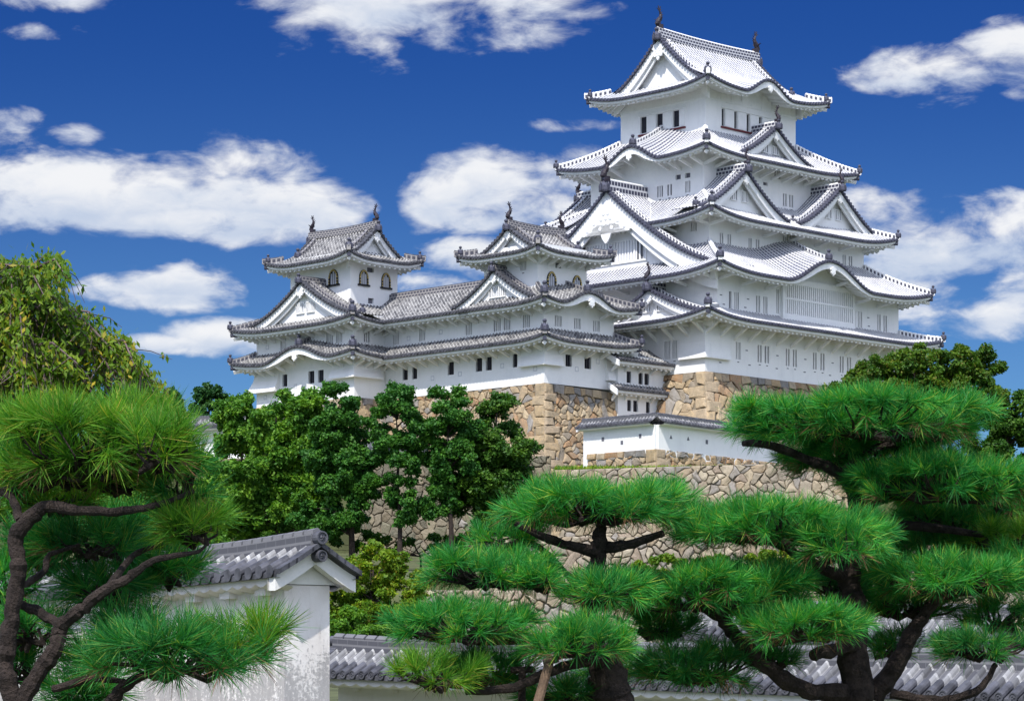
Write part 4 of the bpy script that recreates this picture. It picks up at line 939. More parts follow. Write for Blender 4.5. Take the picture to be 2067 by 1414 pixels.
storey(it, IR, 27.2, 31.9, pairs('W', [(30.29, 31.07, 2), (31.61, 32.43, 2), (35.5, 36.2, 1)], 28.9, 30.05, pane=D_, bar=I_) + [('W', 33.6, 34.5, 30.55, 30.95, 0, G_, T_)])
storey(it, IR, 31.9, 35.0, pairs('W', [(27.68, 28.52, 3), (29.01, 29.91, 3), (35.7, 36.47, 3)], 32.3, 33.42) + pairs('S', [(-17.7, -17.0, 2)], 32.34, 33.36))
storey(it, IT, 34.5, 41.2, [('S', -14.64, -13.81, 39.42, 39.87, 0, G_, T_), ('S', -14.51, -13.81, 36.5, 37.02, 0, G_, T_)])
for c_ in (-15.1, -12.3): kato(it, Side('S', *IT), Side('S', *IT).w(c_), 38.18, 1.1, 1.4)
kato(it, Side('W', *IT), Side('W', *IT).w(31.35), 38.25, 1.3, 1.45)
outI = grow(IR, OG)
skirt(it, 'roof', outI, IR, 30.80, 32.1, 'grey', OG, lift=.5, sides='SWN', cut={'S': (None, -14.0)}, bumps=[('W', 32.3, 5.2, 1.35, .55)], brackets={'W': 1.35, 'S': 1.2}, brk_h=.95, label='lower grey tile roof with a wave gable')
skirt(it, 'roof', outI, IT, 33.95, 36.3, 'grey', OG, lift=.5, sides='SWN', cut={'S': (None, -9.0)}, brackets={'W': 1.35, 'S': 1.2}, brk_h=.9, label='upper grey tile roof')
irimoya(it, 'v', grow(IT, OG), 40.25, 43.6, .42, 1.35, .75, 'grey', OG, lift=.6, bw=.55, geg=.7, fin=1.35, ridge_h=.45, label='grey hip and gable roof on top of the turret')
g, sd, c, f = chidori(it, 'W', IR, 32.65, -.85, 2.4, 38.35, 8.0, 34.7, 1.55, 'grey', bw=.55, geg=.85, ridge_h=.45, zbase=34.7, setb=.7, fin=0, label='wide triangular dormer gable with two grilles')
for a in (-1.2, .25): slats(g, sd, c + a, c + a + 1.0, -.85 + .68, 35.55, 36.45, 4, depth=-.06)
drop_box(it, [(-18.9, 29.0, -1, 0), (-18.9, 26.02, -1, -1), (-15.8, 26.02, 0, -1)], 29.0, 30.6, .55)
drop_box(it, [(-18.9, 40.02, -1, 1), (-18.9, 36.6, -1, 0)], 28.5, 30.6, .65)
for b_, R_, lst in ((wt, WR, [('W', 6.5, 28.3), ('W', 10.6, 28.9), ('S', -13.6, 29.2), ('S', -11, 28.5), ('S', -8.3, 29.4)]), (gl, GR, [('W', 19.6, 28.5), ('W', 16, 28.6), ('W', 24.6, 28.4), ('W', 18.5, 32.6), ('W', 22.8, 32.4)]), (it, IR, [('W', 34.3, 28.6), ('W', 38.7, 27.9), ('W', 31.4, 28.1), ('W', 38.4, 32.6)])):
    mb = MB()
    for k, c_, z_ in lst:
        sd = Side(k, *R_); x = sd.w(c_)
        for a, b2, z0, z1 in ((-.22, -.16, 0, .42), (.16, .22, 0, .42), (-.16, .16, 0, .06), (-.16, .16, .36, .42)): sd.box(mb, x + a, x + b2, -.012, .02, z_ + z0, z_ + z1)
    part('loophole_row', mb, 'pane_light', b_)
# ------------------------------------------------------------------ low linking building between turret and keep
lk = cthing('linking_gatehouse', 'small two-storey white building with grey tile eaves wedged between turret and keep', 'gatehouse', (-3, 6, 22.5))
NR_ = (-6.35, .2, 4.75, 8.4)
storey(lk, NR_, 22.5, 30.4, pairs('S', [(-5.2, -4.6, 2), (-3.62, -3.05, 2), (-2.82, -2.2, 2)], 27.92, 28.95, pane=D_, bar=I_) + pairs('S', [(-5.12, -4.6, 2), (-4.32, -3.7, 2), (-2.62, -2.1, 2)], 25.4, 26.4, pane=D_, bar=I_), sides='SW')
for (o_, ze, zt, dd, c1) in ((1.15, 29.72, 31.35, 2.0, .1), (.95, 27.15, 27.75, .01, .1)):
    sk = (NR_[0] - 1.15, NR_[1] + .4, NR_[2] - o_, NR_[3])
    skirt(lk, 'roof', sk, (sk[0] + .5, sk[1] - .5, NR_[2] + dd, NR_[3] - .5), ze, zt, 'grey', o_, sides='S', cut={'S': (NR_[0] - 1.1, c1)}, brackets={'S': 1.6}, brk_h=.7, orn=False, label='short grey tile roof')
    sd = Side('S', *sk); mb = MB(); x = sd.w(NR_[0] - 1.1)
    mb.hexa([sd.pt(x - .16, -.05, ze - .55), sd.pt(x + .02, -.05, ze - .55), sd.pt(x + .02, o_ + dd, zt - .5), sd.pt(x - .16, o_ + dd, zt - .5), sd.pt(x - .16, -.05, ze - .05), sd.pt(x + .02, -.05, ze - .05), sd.pt(x + .02, o_ + dd, zt + .0), sd.pt(x - .16, o_ + dd, zt + .0)])
    part('bargeboard', mb, 'trim', lk)

# ------------------------------------------------------------------ stone bases
stone_wall('stone_base', 'tan stone base with a pale corner directly under the white keep', [((0, 9), (0, 0), 29, 29, 12.5, .36, 0, 1, 1.15, False, True, .7), ((0, 0), (30.4, 0), 29, 29, 12.5, .36, 1, 1, .85, True, True, .75), ], 3, group='stone bases of the castle', cat='stone base')
stone_wall('stone_base', 'tall tan rubble base with a sharp corner under the turret beside the keep', [((-15.1, 26.0), (-15.1, 5.4), 27.2, 27.2, 10.5, .20, 0, 1, .82, False, True, 0), ((-15.1, 5.4), (-5.8, 5.4), 27.2, 27.0, 10.5, .20, 1, 0, .70, True, False, .75)], 5, group='stone bases of the castle', cat='stone base')
stone_wall('stone_base', 'rubble base under the far left turret, mostly hidden by trees', [((-18.9, 40.0), (-18.9, 26.02), 27.2, 27.2, 12, .2, 1, 1, 1.1, True, True, .7), ((-18.9, 26.02), (-14.5, 26.02), 27.2, 27.2, 12, .2, 1, 0, 1.0, True, False, .7)], 9, group='stone bases of the castle', cat='stone base')

# ================================================================== roofed plaster walls (straight runs)
def roofed_wall(name, label, A, B, zg, h, th, rh, hw, style, pitch=.27, cat='wall', capA=True, capB=True, dz=0.0, detail=True, plaster_='plaster_weathered', holes=(), wavy=False, group=None, miter=(0, 0)):
    """plaster wall from A to B (world x, y), base zg, wall height h, thickness th, roof rise rh, roof half width hw; dz = drop along the run"""
    A = Vector(A); B = Vector(B); L = (B - A).length; ang = math.atan2(B.y - A.y, B.x - A.x)
    t = thing(name, label, cat, (A.x, A.y, zg), ang, group); sh = lambda x: dz * x / L
    w_ = MB(); y0, y1 = -th / 2, th / 2
    w_.hexa([(0, y0, -3), (L, y0, -3), (L, y1, -3), (0, y1, -3), (0, y0, h), (L, y0, h + dz), (L, y1, h + dz), (0, y1, h)]); part('wall_body', w_, plaster_, t)
    e = .32 if capA else 0.0; e2 = .32 if capB else 0.0
    n = max(2, round((L + e + e2) / pitch)); q = (L + e + e2) / n; ze, zr = h + .16, h + .16 + rh
    K = pitch / .42
    m_ = MB(); cols = [(-e + (i + x) * q, hh * K * 1.15, i + x) for i in range(n) for x, hh in RIB] + [(L + e2, 0, n)]
    NR = 6; tl = .30
    for sg in (-1, 1):
        rows = []; uvs = []
        for j in range(NR + 1):
            s_ = 1 - j / NR; y = hw * s_; z = zr - rh * (1 - (1 - s_) ** 1.12)
            rows.append([(x + 0, sg * y, z + hh + sh(x)) for x, hh, ui in cols]); uvs.append([(ui, math.hypot(hw, rh) * (j / NR) / tl) for x, hh, ui in cols])
        m_.grid(rows if sg < 0 else rows[::-1], uvs if sg < 0 else uvs[::-1])
    rf = part('roof', m_, 'tile_' + style, t, smooth=False)
    d = MB(); r = .088 * K * 1.6
    for sg in (-1, 1):
        xs = [-e, L + e2]
        for a, b_ in (((sg * (hw - .25), zr - rh + .27 * rh / hw + .005), (sg * (hw + .02), ze + .02)), ((sg * (hw + .02), ze + .02), (sg * (hw + .02), ze - .06)), ((sg * (hw + .02), ze - .06), (sg * (hw - .08), ze - .06))):
            d.grid([[(x, a[0], a[1] + sh(x)) for x in xs], [(x, b_[0], b_[1] + sh(x)) for x in xs]])
        for i in range(n):
            x = -e + (i + .5) * q; zc = ze + .045 + sh(x); yy = sg * (hw + .05)
            ring = [(math.cos(2 * math.pi * k / 12) * r, math.sin(2 * math.pi * k / 12) * r) for k in range(12)]
            A_ = [(x + a, yy, zc + b_) for a, b_ in ring]; B_ = [(x + a, sg * (hw - .28), zc + .30 * rh / hw + b_) for a, b_ in ring]
            o = len(d.v); d.grid([A_, B_], close=True); d.f.append(tuple(o + k for k in range(12)))
            if detail and sg < 0:      # raised rim and comma crest on the tile end
                R_ = [(x + a * .98, yy - .014, zc + b_ * .98) for a, b_ in ring]; I_2 = [(x + a * .74, yy - .014, zc + b_ * .74) for a, b_ in ring]; J_ = [(x + a * .70, yy + .004, zc + b_ * .70) for a, b_ in ring]
                d.grid([A_, R_, I_2, J_], close=True)
                for k in range(3):
                    aa = 2 * math.pi * k / 3; d.ball((x + math.cos(aa) * r * .3, yy - .004, zc + math.sin(aa) * r * .3), r * .2, 5)
    part('eave_tiles', d, 'dark_tile_grey' if style != 'white' else 'dark_tile', rf)
    # plastered eave: fascia + wavy soffit + corbels
    f_ = MB()
    for sg in (-1, 1):
        nn = max(2, int(L / .35)) if detail else 8
        for i in range(nn):
            x0 = -e + .06 + (L + e + e2 - .12) * i / nn; x1 = -e + .06 + (L + e + e2 - .12) * (i + 1) / nn; N = 6
            xs = [x0 + (x1 - x0) * k / N for k in range(N + 1)]; lo = [.07 + (.055 * abs(math.sin(math.pi * k / N)) if detail else 0) for k in range(N + 1)]
            f_.grid([[(x, sg * (hw - .07), ze - .055 + sh(x)) for x in xs], [(x, sg * (hw - .07), ze - .07 - l + sh(x)) for x, l in zip(xs, lo)], [(x, sg * th / 2, ze - .14 - l + sh(x)) for x, l in zip(xs, lo)]])
        if detail:
            for i in range(int(L / 1.1)):
                x = .5 + i * 1.1; f_.box(x - .16, x + .16, min(sg * th / 2, sg * (th / 2 + .16)), max(sg * th / 2, sg * (th / 2 + .16)), h - .16 + sh(x), h - .02 + sh(x))
    part('plastered_eave', f_, plaster_ if detail else 'trim', t)
    r_ = MB(); rx = [-e + .02 + (L + e + e2 - .04) * i / 12 for i in range(13)]; lift = lambda x: .05 * max(0, 1 - (x + e) / 1.2) ** 2 * capA
    path = [(x, 0, zr + sh(x) + lift(x)) for x in rx]; strip_box(r_, path, .13 if detail else .15, -.1, .17, (0, 1), .30, 2); rd = part('ridge', r_, 'ridge_wall', t)
    c_ = MB(); caps(c_, [(x, y, z + .17) for x, y, z in path], .105 if detail else .12, .30); part('ridge_cap', c_, 'tile_' + style if detail else 'dark_tile_grey', rd)
    for on, x0, sg in ((capA, -e, -1), (capB, L + e2, 1)):
        if not on: continue
        g = MB(); N = 6; yy = [hw * (1 - 2 * i / (2 * N)) for i in range(2 * N + 1)]
        zt = [zr - rh * (1 - (1 - abs(y) / hw) ** 1.12) - .02 for y in yy]; x1 = x0 - sg * .06; x2 = x0 - sg * .24; s0 = sh(x0)
        zb = [a - .26 for a in zt]
        rr = [[(x1, y, a + s0) for y, a in zip(yy, zt)], [(x1, y, a + s0) for y, a in zip(yy, zb)], [(x2, y, a + s0) for y, a in zip(yy, zb)]]
        g.grid(rr); g.grid([[(x2, y, a + s0) for y, a in zip(yy, zt)], rr[0]])
        for k in (0, -1): g.add([rr[0][k], rr[1][k], rr[2][k], (x2, yy[k], zt[k] + s0)], [(0, 1, 2, 3)])
        g.grid([[(x2 - sg * .05, y, min(h + s0, a + s0)) for y, a in zip(yy, zb)], [(x2 - sg * .05, y, a + s0) for y, a in zip(yy, zt)]])
        part('bargeboard', g, 'plaster_cream' if detail else 'trim', t)
        v_ = MB(); ns = int(math.hypot(hw, rh) / .16)
        for s2 in (-1, 1):
            for i in range(ns):
                s_ = (i + .5) / ns; y = s2 * hw * s_; z = zr - rh * (1 - (1 - s_) ** 1.12) + .045 + s0; dy = s2 * hw / ns * .62; dz_ = -rh / ns * .62
                v_.hexa([(x0 - .10, y - abs(dy), z - .035 - (dz_ if s2 > 0 else -dz_) * (1 if s2 > 0 else 1)), (x0 + .16, y - abs(dy), z - .035 - (dz_ if s2 > 0 else -dz_)), (x0 + .16, y + abs(dy), z - .035 + (dz_ if s2 > 0 else -dz_)), (x0 - .10, y + abs(dy), z - .035 + (dz_ if s2 > 0 else -dz_)),
                         (x0 - .10, y - abs(dy), z + .05 - (dz_ if s2 > 0 else -dz_)), (x0 + .16, y - abs(dy), z + .05 - (dz_ if s2 > 0 else -dz_)), (x0 + .16, y + abs(dy), z + .05 + (dz_ if s2 > 0 else -dz_)), (x0 - .10, y + abs(dy), z + .05 + (dz_ if s2 > 0 else -dz_))])
        part('verge_tiles', v_, 'dark_tile_grey', rf)
        if detail:
            b_ = MB()
            for (cz, rr_) in ((zr + .10 + lift(x0) + s0, .115), (zr - .15 + s0, .10)):
                xx = x0 + sg * .02; xf = xx + sg * .10
                ring = [(math.cos(2 * math.pi * k / 16), math.sin(2 * math.pi * k / 16)) for k in range(16)]
                b_.grid([[(x0 - sg * .3, a * rr_, cz + c2 * rr_) for a, c2 in ring], [(xf, a * rr_, cz + c2 * rr_) for a, c2 in ring], [(xf + sg * .02, a * rr_ * .96, cz + c2 * rr_ * .96) for a, c2 in ring], [(xf + sg * .02, a * rr_ * .76, cz + c2 * rr_ * .76) for a, c2 in ring], [(xf, a * rr_ * .72, cz + c2 * rr_ * .72) for a, c2 in ring], [(xf, .0001 * a, cz + .0001 * c2) for a, c2 in ring]], close=True)
                for k in range(3):
                    aa = 2 * math.pi * k / 3 + .4; b_.tube([(xf, math.cos(aa + s_ * .9) * rr_ * (.18 + .26 * s_), cz + math.sin(aa + s_ * .9) * rr_ * (.18 + .26 * s_)) for s_ in (0, .33, .66, 1)], [.045 * rr_ / .17, .035 * rr_ / .17, .022 * rr_ / .17, .008], 6)
            part('crest_tile', b_, 'tile_blue' if False else 'dark_tile_grey', rf)
    for (x, z, k) in holes:
        hm = MB()
        for sg in (-1,):
            yy = sg * th / 2
            if k == 't':
                hm.hexa([(x - .16, yy - .012, z), (x + .16, yy - .012, z), (x + .16, yy + .02, z), (x - .16, yy + .02, z), (x - .02, yy - .012, z + .30), (x + .02, yy - .012, z + .30), (x + .02, yy + .02, z + .30), (x - .02, yy + .02, z + .30)])
            else: hm.box(x - .14, x + .14, yy - .012, yy + .02, z, z + .34)
        part('loophole', hm, 'pane_grey', t)
    return t
# near walls
a_ = at(620, 1365, 44.4); dr = Vector((-.62, .785)).normalized()
roofed_wall('roofed_wall', 'tall weathered white wall at left ending in a pillar-like gable end', (a_.x, a_.y), (a_.x + dr.x * 26, a_.y + dr.y * 26), 0, 3.12, .90, .45, .80, 'blue', pitch=.32, capB=False, dz=-.72, plaster_='plaster_weathered', group='roofed plaster walls near the pines')
p0 = at(700, 1365, 56.0); p1 = at(2330, 1365, 43.5)
roofed_wall('roofed_wall', 'low plaster wall along the bottom edge with grey round tiles behind the pine trunks', (p0.x, p0.y), (p1.x, p1.y), 0, 1.47, .5, .56, .95, 'blue', capB=False, dz=-.47, plaster_='plaster_cream', group='roofed plaster walls near the pines')
p0 = at(1400, 1365, 70.0); p1 = at(2040, 1365, 64)
roofed_wall('roofed_wall', 'further grey tiled wall glimpsed between the pine trunks', (p0.x, p0.y), (p1.x, p1.y), .6, 1.85, .5, .75, 1.0, 'blue', capB=False, dz=-.3, plaster_='plaster_cream', group='roofed plaster walls near the pines')
# wall with a corner below the keep (two runs that meet at px 1325)
C1 = at(1325, 1365, 214); zt = 18.9 + .55
dl = Vector((-R2, R2)); dr2 = Vector((R2, R2))
L1, L2 = 7.6, 14.0
zt = EYE + (HZ - 905) / F * 214
stone_wall('stone_wall', 'low tan stone footing under the short white wall with the roof corner', [((C1.x + dl.x * L1, C1.y + dl.y * L1), (C1.x, C1.y), zt, zt, 3.0, .12, 0, 1, .8, False, True, .5), ((C1.x, C1.y), (C1.x + dr2.x * 22, C1.y + dr2.y * 22), zt, zt - .4, 3.4, .12, 1, 0, .75, True, False, 0)], 21, castle=False, cat='stone wall', group='terrace stone walls')
ofs = .28
cc = Vector((C1.x, C1.y)) + Vector((0, ofs * 1.414))
roofed_wall('roofed_wall', 'short white wall with tiled roof facing left on the stone footing, lit by the sun', (cc.x + dl.x * (L1 + .2), cc.y + dl.y * (L1 + .2)), (cc.x - dl.x * .1, cc.y - dl.y * .1), zt, 1.95, .5, .55, .85, 'blue', pitch=.36, detail=False, plaster_='plaster', holes=[(2.2, .95, 's'), (4.3, .55, 's'), (6.3, .95, 's')], capB=False, group='white walls under the keep')
roofed_wall('roofed_wall', 'short white wall with tiled roof in shade, running right towards the pine tops', (cc.x, cc.y), (cc.x + dr2.x * 15, cc.y + dr2.y * 15), zt, 1.95, .5, .55, .85, 'blue', pitch=.36, detail=False, plaster_='plaster', holes=[(1.5, .9, 't'), (3.6, .9, 't'), (5.9, .75, 's')], capA=False, dz=-.3, group='white walls under the keep')
# terrace walls
def W2(px, d): q = at(px, HZ, d); return (q.x, q.y)
zE = EYE + (HZ - 948) / F * 205
stone_wall('stone_wall', 'long pale stone terrace wall above the pine tops, under the white corner wall', [(W2(1113, 216), W2(1118, 205), zE, zE, 7, .15, 0, 1, .7, False, True, 0), (W2(1118, 205), W2(1720, 201), zE, zE + .35, 7, .15, 1, 1, .66, True, True, 0), (W2(1720, 201), W2(1760, 216), zE + .3, zE + .3, 7, .15, 1, 0, .7, True, False, 0)], 31, castle=False, group='terrace stone walls', pal=GREY)
mb = MB(); q = [W2(1113, 216), W2(1118, 205.2), W2(1720, 201.2), W2(1760, 216), W2(1760, 236), W2(1113, 236)]
mb.add([(x, y, zE + .05) for x, y in q], [tuple(range(6))]); o = link('terrace_lawn', mesh_from('terrace_lawn', mb.v, mb.f), M['grass']); tag(o, 'strip of grass on the stone terrace', None, None, 'structure')
zL = EYE + (HZ - 908) / F * 206
stone_wall('stone_wall', 'shaded grey stone wall behind the tree trunks at centre left', [(W2(360, 214), W2(1112, 204), zL, zL - .6, 10.5, .16, 0, 0, .72, False, False, 0)], 33, castle=False, group='terrace stone walls', pal=MOSS_SHADED)
zD = EYE + (HZ - 1085) / F * 150
stone_wall('stone_wall', 'grey rubble wall seen in the gaps under the middle pine branches', [(W2(960, 148.6), W2(2150, 148.6), zD, zD, 3.6, .10, 0, 0, .58, False, False, 0)], 35, castle=False, group='terrace stone walls', pal=GREY)
zC = EYE + (HZ - 1190) / F * 108
stone_wall('stone_wall', 'lowest rubble wall, behind the lower pine branches', [(W2(860, 107.8), W2(2200, 107.8), zC, zC - .1, 3.6, .08, 0, 0, .46, False, False, 0)], 37, castle=False, group='terrace stone walls', pal=GREY)
a0 = W2(640, 216); b0 = W2(850, 213)
roofed_wall('roofed_wall', 'white wall with a pale tiled top between the tree trunks left of centre', a0, b0, zL - .2, .7, .5, .45, .8, 'blue', pitch=.36, detail=False, plaster_='plaster', group='white walls under the keep')
a0 = W2(1700, 213); b0 = W2(1850, 213)
zz = EYE + (HZ - 936) / F * 213
roofed_wall('roofed_wall', 'bit of pale tiled wall top between the two upper right pine boughs', a0, b0, zz - 1.4, 1.5, .5, .6, .9, 'grey', pitch=.40, detail=False, plaster_='plaster', group='white walls under the keep')
a0 = W2(330, 226); b0 = W2(520, 222)
zz = EYE + (HZ - 866) / F * 224
roofed_wall('roofed_wall', 'grey tiled wall top peeping out at far left beyond the round trees', a0, b0, zz - 1.5, 1.4, .5, .8, 1.1, 'grey', pitch=.40, detail=False, plaster_='plaster', group='white walls under the keep')

# ================================================================== foliage
def leaves(cent, nrm, size, aspect=1.6, rng=RNG, jitter=.8, flat=None):
    """diamond leaves: centres (n,3), preferred normals (n,3)"""
    n = len(cent); nn = nrm + rng.normal(0, jitter, (n, 3)); nn /= np.linalg.norm(nn, axis=1)[:, None] + 1e-9
    t = rng.normal(0, 1, (n, 3)) if flat is None else flat + rng.normal(0, .35, (n, 3)); t -= nn * (t * nn).sum(1)[:, None]; t /= np.linalg.norm(t, axis=1)[:, None] + 1e-9
    b = np.cross(nn, t); s_ = (size * rng.uniform(.65, 1.25, n))[:, None]
    V = np.stack([cent - t * s_ * aspect * .5, cent + b * s_ * .5, cent + t * s_ * aspect * .5, cent - b * s_ * .5], 1).reshape(-1, 3)
    return V, np.arange(n * 4).reshape(n, 4)
def blob_points(blobs, n, rng=RNG, up=.35, r0=.72):
    """points on the shells of many small clumps; blobs (k,6): centre, radii"""
    B = np.array(blobs); wgt = B[:, 3] * B[:, 4] + B[:, 3] * B[:, 5]; idx = rng.choice(len(B), n, p=wgt / wgt.sum())
    d = rng.normal(0, 1, (n, 3)); d[:, 2] += up; d /= np.linalg.norm(d, axis=1)[:, None]
    r = rng.uniform(r0, 1.04, n)[:, None]
    return B[idx, :3] + d * B[idx, 3:] * r, d
def tree(name, label, px, py_top, py_base, d, crowns, leaf, n, size, lm, group=None, trunk_px=None, tr=.22, nb=46, sub=.26, cat='tree', aspect=1.6, tz=None, bark='bark', limbs=7):
    """crowns: photo-pixel ellipses (cx, cy, rx, ry, depth factor) at distance d"""
    rng = np.random.default_rng(abs(hash(label)) % 99991 if False else sum(map(ord, label)) * 7 + n)
    bx = trunk_px if trunk_px is not None else px; base = at(bx, py_base, d)
    if tz is not None: base.z = tz
    t = thing(name, label, cat, base, 0, group); blobs = []
    for (cx, cy, rx, ry, df) in crowns:
        c = at(cx, cy, d); RX = rx / F * d * 1.10; RZ = ry / F * d * 1.05; RY = RX * df
        k = max(8, int(nb * rx * ry / sum(q[2] * q[3] for q in crowns)))
        for i in range(k):
            dd = rng.normal(0, 1, 3); dd /= np.linalg.norm(dd); rr = rng.uniform(.25, 1.0) ** .5
            s_ = rng.uniform(.7, 1.25) * sub; m_ = min(RX, RZ)
            blobs.append((c.x + dd[0] * RX * rr * (1 - s_ * .45), c.y + dd[1] * RY * rr * (1 - s_ * .5), c.z + dd[2] * RZ * rr * (1 - s_ * .45), m_ * s_ * 1.25, m_ * s_ * 1.25, m_ * s_ * .85))
    B1 = np.array(blobs); K_ = 18; pi_ = np.repeat(np.arange(len(B1)), K_); dv = rng.normal(0, 1, (len(pi_), 3)); dv[:, 2] += .3; dv /= np.linalg.norm(dv, axis=1)[:, None]
    c2_ = B1[pi_, :3] + dv * B1[pi_, 3:] * rng.uniform(.55, 1.15, (len(pi_), 1)); r2_ = B1[pi_, 3:] * rng.uniform(.18, .40, (len(pi_), 1)); n = int(n * 2.1)
    P_, D_ = blob_points(np.concatenate([c2_, r2_], 1), int(n * .86), rng, .35, .35); P3_, D3_ = blob_points(blobs, n - int(n * .86), rng, .1, .2)
    P_ = np.concatenate([P_, P3_]) - np.array(base); D_ = np.concatenate([D_, D3_]); P_ += rng.normal(0, size * .35, P_.shape); size *= .68
    V, Fc = leaves(P_, D_ * .8 + np.array([0, 0, .5]), size, aspect, rng)
    arr_mesh('crown', V, Fc, lm, t)
    mb = MB(); top = max(b_[2] for b_ in blobs) - base.z; cxm = sum(q[0] * q[2] for q in crowns) / sum(q[2] for q in crowns); tx = at(cxm, 0, d).x - base.x
    path = [(0, 0, -1.2)] + [(tx * (i / 6) ** 1.3 + rng.normal(0, .06), rng.normal(0, .06), top * .86 * i / 6) for i in range(7)]
    mb.tube(path, [tr * 1.15] + [tr * (1 - .85 * i / 6) for i in range(7)], 8)
    for i in rng.choice(len(blobs), min(limbs * 2, len(blobs)), replace=False):
        b_ = blobs[i]; e = Vector((b_[0] - base.x, b_[1] - base.y, b_[2] - base.z)); zs = max(.1 * top, min(top * .8, e.z - .35 * math.hypot(e.x, e.y))); s0 = Vector((tx * (zs / top) ** 1.3, 0, zs)); m_ = s0.lerp(e, .5) + Vector((0, 0, .08 * top * .5))
        mb.tube([s0, m_, e], [tr * .35, tr * .2, tr * .06], 5)
    part('trunk', mb, bark, t)
    return t
g1 = 'trees on the castle slope'
tree('broadleaf_tree', 'rounded light green tree at the left edge of the slope, beside the far turret', 485, 775, 1100, 200, [(478, 850, 52, 72, .9), (500, 905, 60, 60, .9)], 0, 15000, .26, 'leaf_camphor', g1, nb=34)
tree('broadleaf_tree', 'largest bushy green tree in front of the far left turret', 560, 780, 1120, 190, [(585, 850, 95, 68, .9), (520, 930, 110, 75, .9), (620, 940, 110, 90, .9), (560, 1020, 140, 78, .8), (470, 1010, 80, 80, .8)], 0, 60000, .26, 'leaf_camphor', g1, nb=130, tr=.35)
tree('cypress_tree', 'dark narrow cypress with a bare forked trunk right of the bushy tree', 690, 765, 1115, 184, [(690, 805, 40, 42, .9), (680, 870, 62, 60, .9), (685, 950, 66, 60, .9), (690, 1030, 55, 50, .8), (640, 1050, 60, 45, .8), (735, 960, 45, 60, .8)], 0, 40000, .21, 'leaf_cypress', g1, trunk_px=712, nb=80, tr=.22, sub=.30)
tree('cypress_tree', 'slim cypress with see-through crown in front of the gallery stonework', 795, 768, 1120, 182, [(795, 803, 42, 40, .9), (795, 858, 62, 48, .9), (800, 915, 72, 46, .8), (790, 975, 58, 32, .8), (820, 1025, 52, 42, .8)], 0, 23000, .21, 'leaf_cypress', g1, trunk_px=808, nb=64, tr=.19, sub=.27)
tree('cypress_tree', 'slim cypress with a pale trunk, third along the slope', 900, 778, 1115, 182, [(898, 815, 40, 42, .9), (905, 875, 58, 52, .9), (915, 945, 62, 52, .8), (890, 1010, 42, 42, .8)], 0, 22000, .21, 'leaf_cypress', g1, trunk_px=913, nb=60, tr=.20, sub=.28)
tree('cypress_tree', 'broad dark cypress in front of the stone corner under the turret', 1005, 790, 1110, 184, [(1005, 830, 58, 44, .9), (1005, 900, 84, 62, .9), (1010, 975, 100, 66, .9), (1020, 1045, 90, 52, .8), (935, 985, 55, 65, .8)], 0, 52000, .21, 'leaf_dark', g1, trunk_px=1000, nb=96, tr=.25, sub=.29)
tree('shrub', 'yellow-green bushy tree between the pillar wall and the right pines', 760, 1090, 1300, 84, [(755, 1145, 70, 52, .9), (720, 1220, 80, 62, .9), (800, 1205, 70, 65, .9), (760, 1270, 105, 50, .8), (690, 1180, 45, 40, .9)], 0, 30000, .105, 'leaf_lime', 'shrubs below the castle walls', nb=90, tr=.12, sub=.26, tz=terrain(84))
tree('shrub', 'dark green bush at the foot of the shrub beside the white pillar', 700, 1200, 1330, 76, [(705, 1265, 62, 45, .9), (790, 1290, 80, 35, .8)], 0, 12000, .10, 'leaf_camphor', 'shrubs below the castle walls', nb=40, tr=.08, tz=terrain(76))
tree('broadleaf_tree', 'loose-leaved green tree right of the keep behind the highest pine bough', 1840, 690, 1000, 186, [(1880, 740, 95, 42, .9), (1760, 785, 95, 48, .9), (1900, 800, 120, 60, .9), (1985, 780, 55, 50, .9), (1690, 795, 50, 34, .8), (1800, 850, 170, 65, .8), (1830, 760, 120, 55, .8), (1950, 735, 75, 45, .8)], 0, 75000, .22, 'leaf_scrub', g1, nb=230, tr=.3, sub=.24)
tree('broadleaf_tree', 'dark tree at the right edge of the slope', 2040, 770, 1000, 196, [(2035, 830, 45, 60, .9), (2060, 890, 60, 60, .9), (1990, 880, 50, 60, .8)], 0, 16000, .24, 'leaf_dark', g1, nb=46, tr=.25)
tree('broadleaf_tree', 'low dark trees along the slope behind the right pines', 1900, 930, 1060, 176, [(1960, 960, 120, 50, .8), (1820, 985, 90, 45, .8)], 0, 16000, .24, 'leaf_dark', g1, nb=50, tr=.2)
tree('pine_tree', 'far soft green pine at left on the skyline', 350, 790, 900, 262, [(345, 812, 32, 24, .9), (375, 845, 60, 26, .9)], 0, 5000, .34, 'leaf_far', 'far pines on the skyline', nb=24)
tree('pine_tree', 'far soft green pine near the round tree on the skyline', 420, 775, 900, 268, [(408, 800, 26, 26, .9), (440, 800, 22, 24, .9), (425, 845, 50, 30, .9)], 0, 6000, .34, 'leaf_far', 'far pines on the skyline', nb=24)
tree('shrub', 'dark undergrowth at the foot of the cypress trunks', 850, 1060, 1130, 188, [(700, 1085, 60, 26, .7), (790, 1100, 70, 22, .7), (900, 1095, 80, 26, .7), (1030, 1085, 80, 32, .7), (600, 1085, 70, 30, .7)], 0, 16000, .22, 'leaf_dark', 'shrubs below the castle walls', nb=60, tr=.08)
tree('shrub', 'low green scrub behind the pine trunks on the slope', 1330, 1120, 1200, 128, [(1380, 1150, 120, 32, .7), (1560, 1140, 90, 30, .7)], 0, 14000, .15, 'leaf_lime', 'shrubs below the castle walls', nb=50, tr=.08, tz=terrain(128))
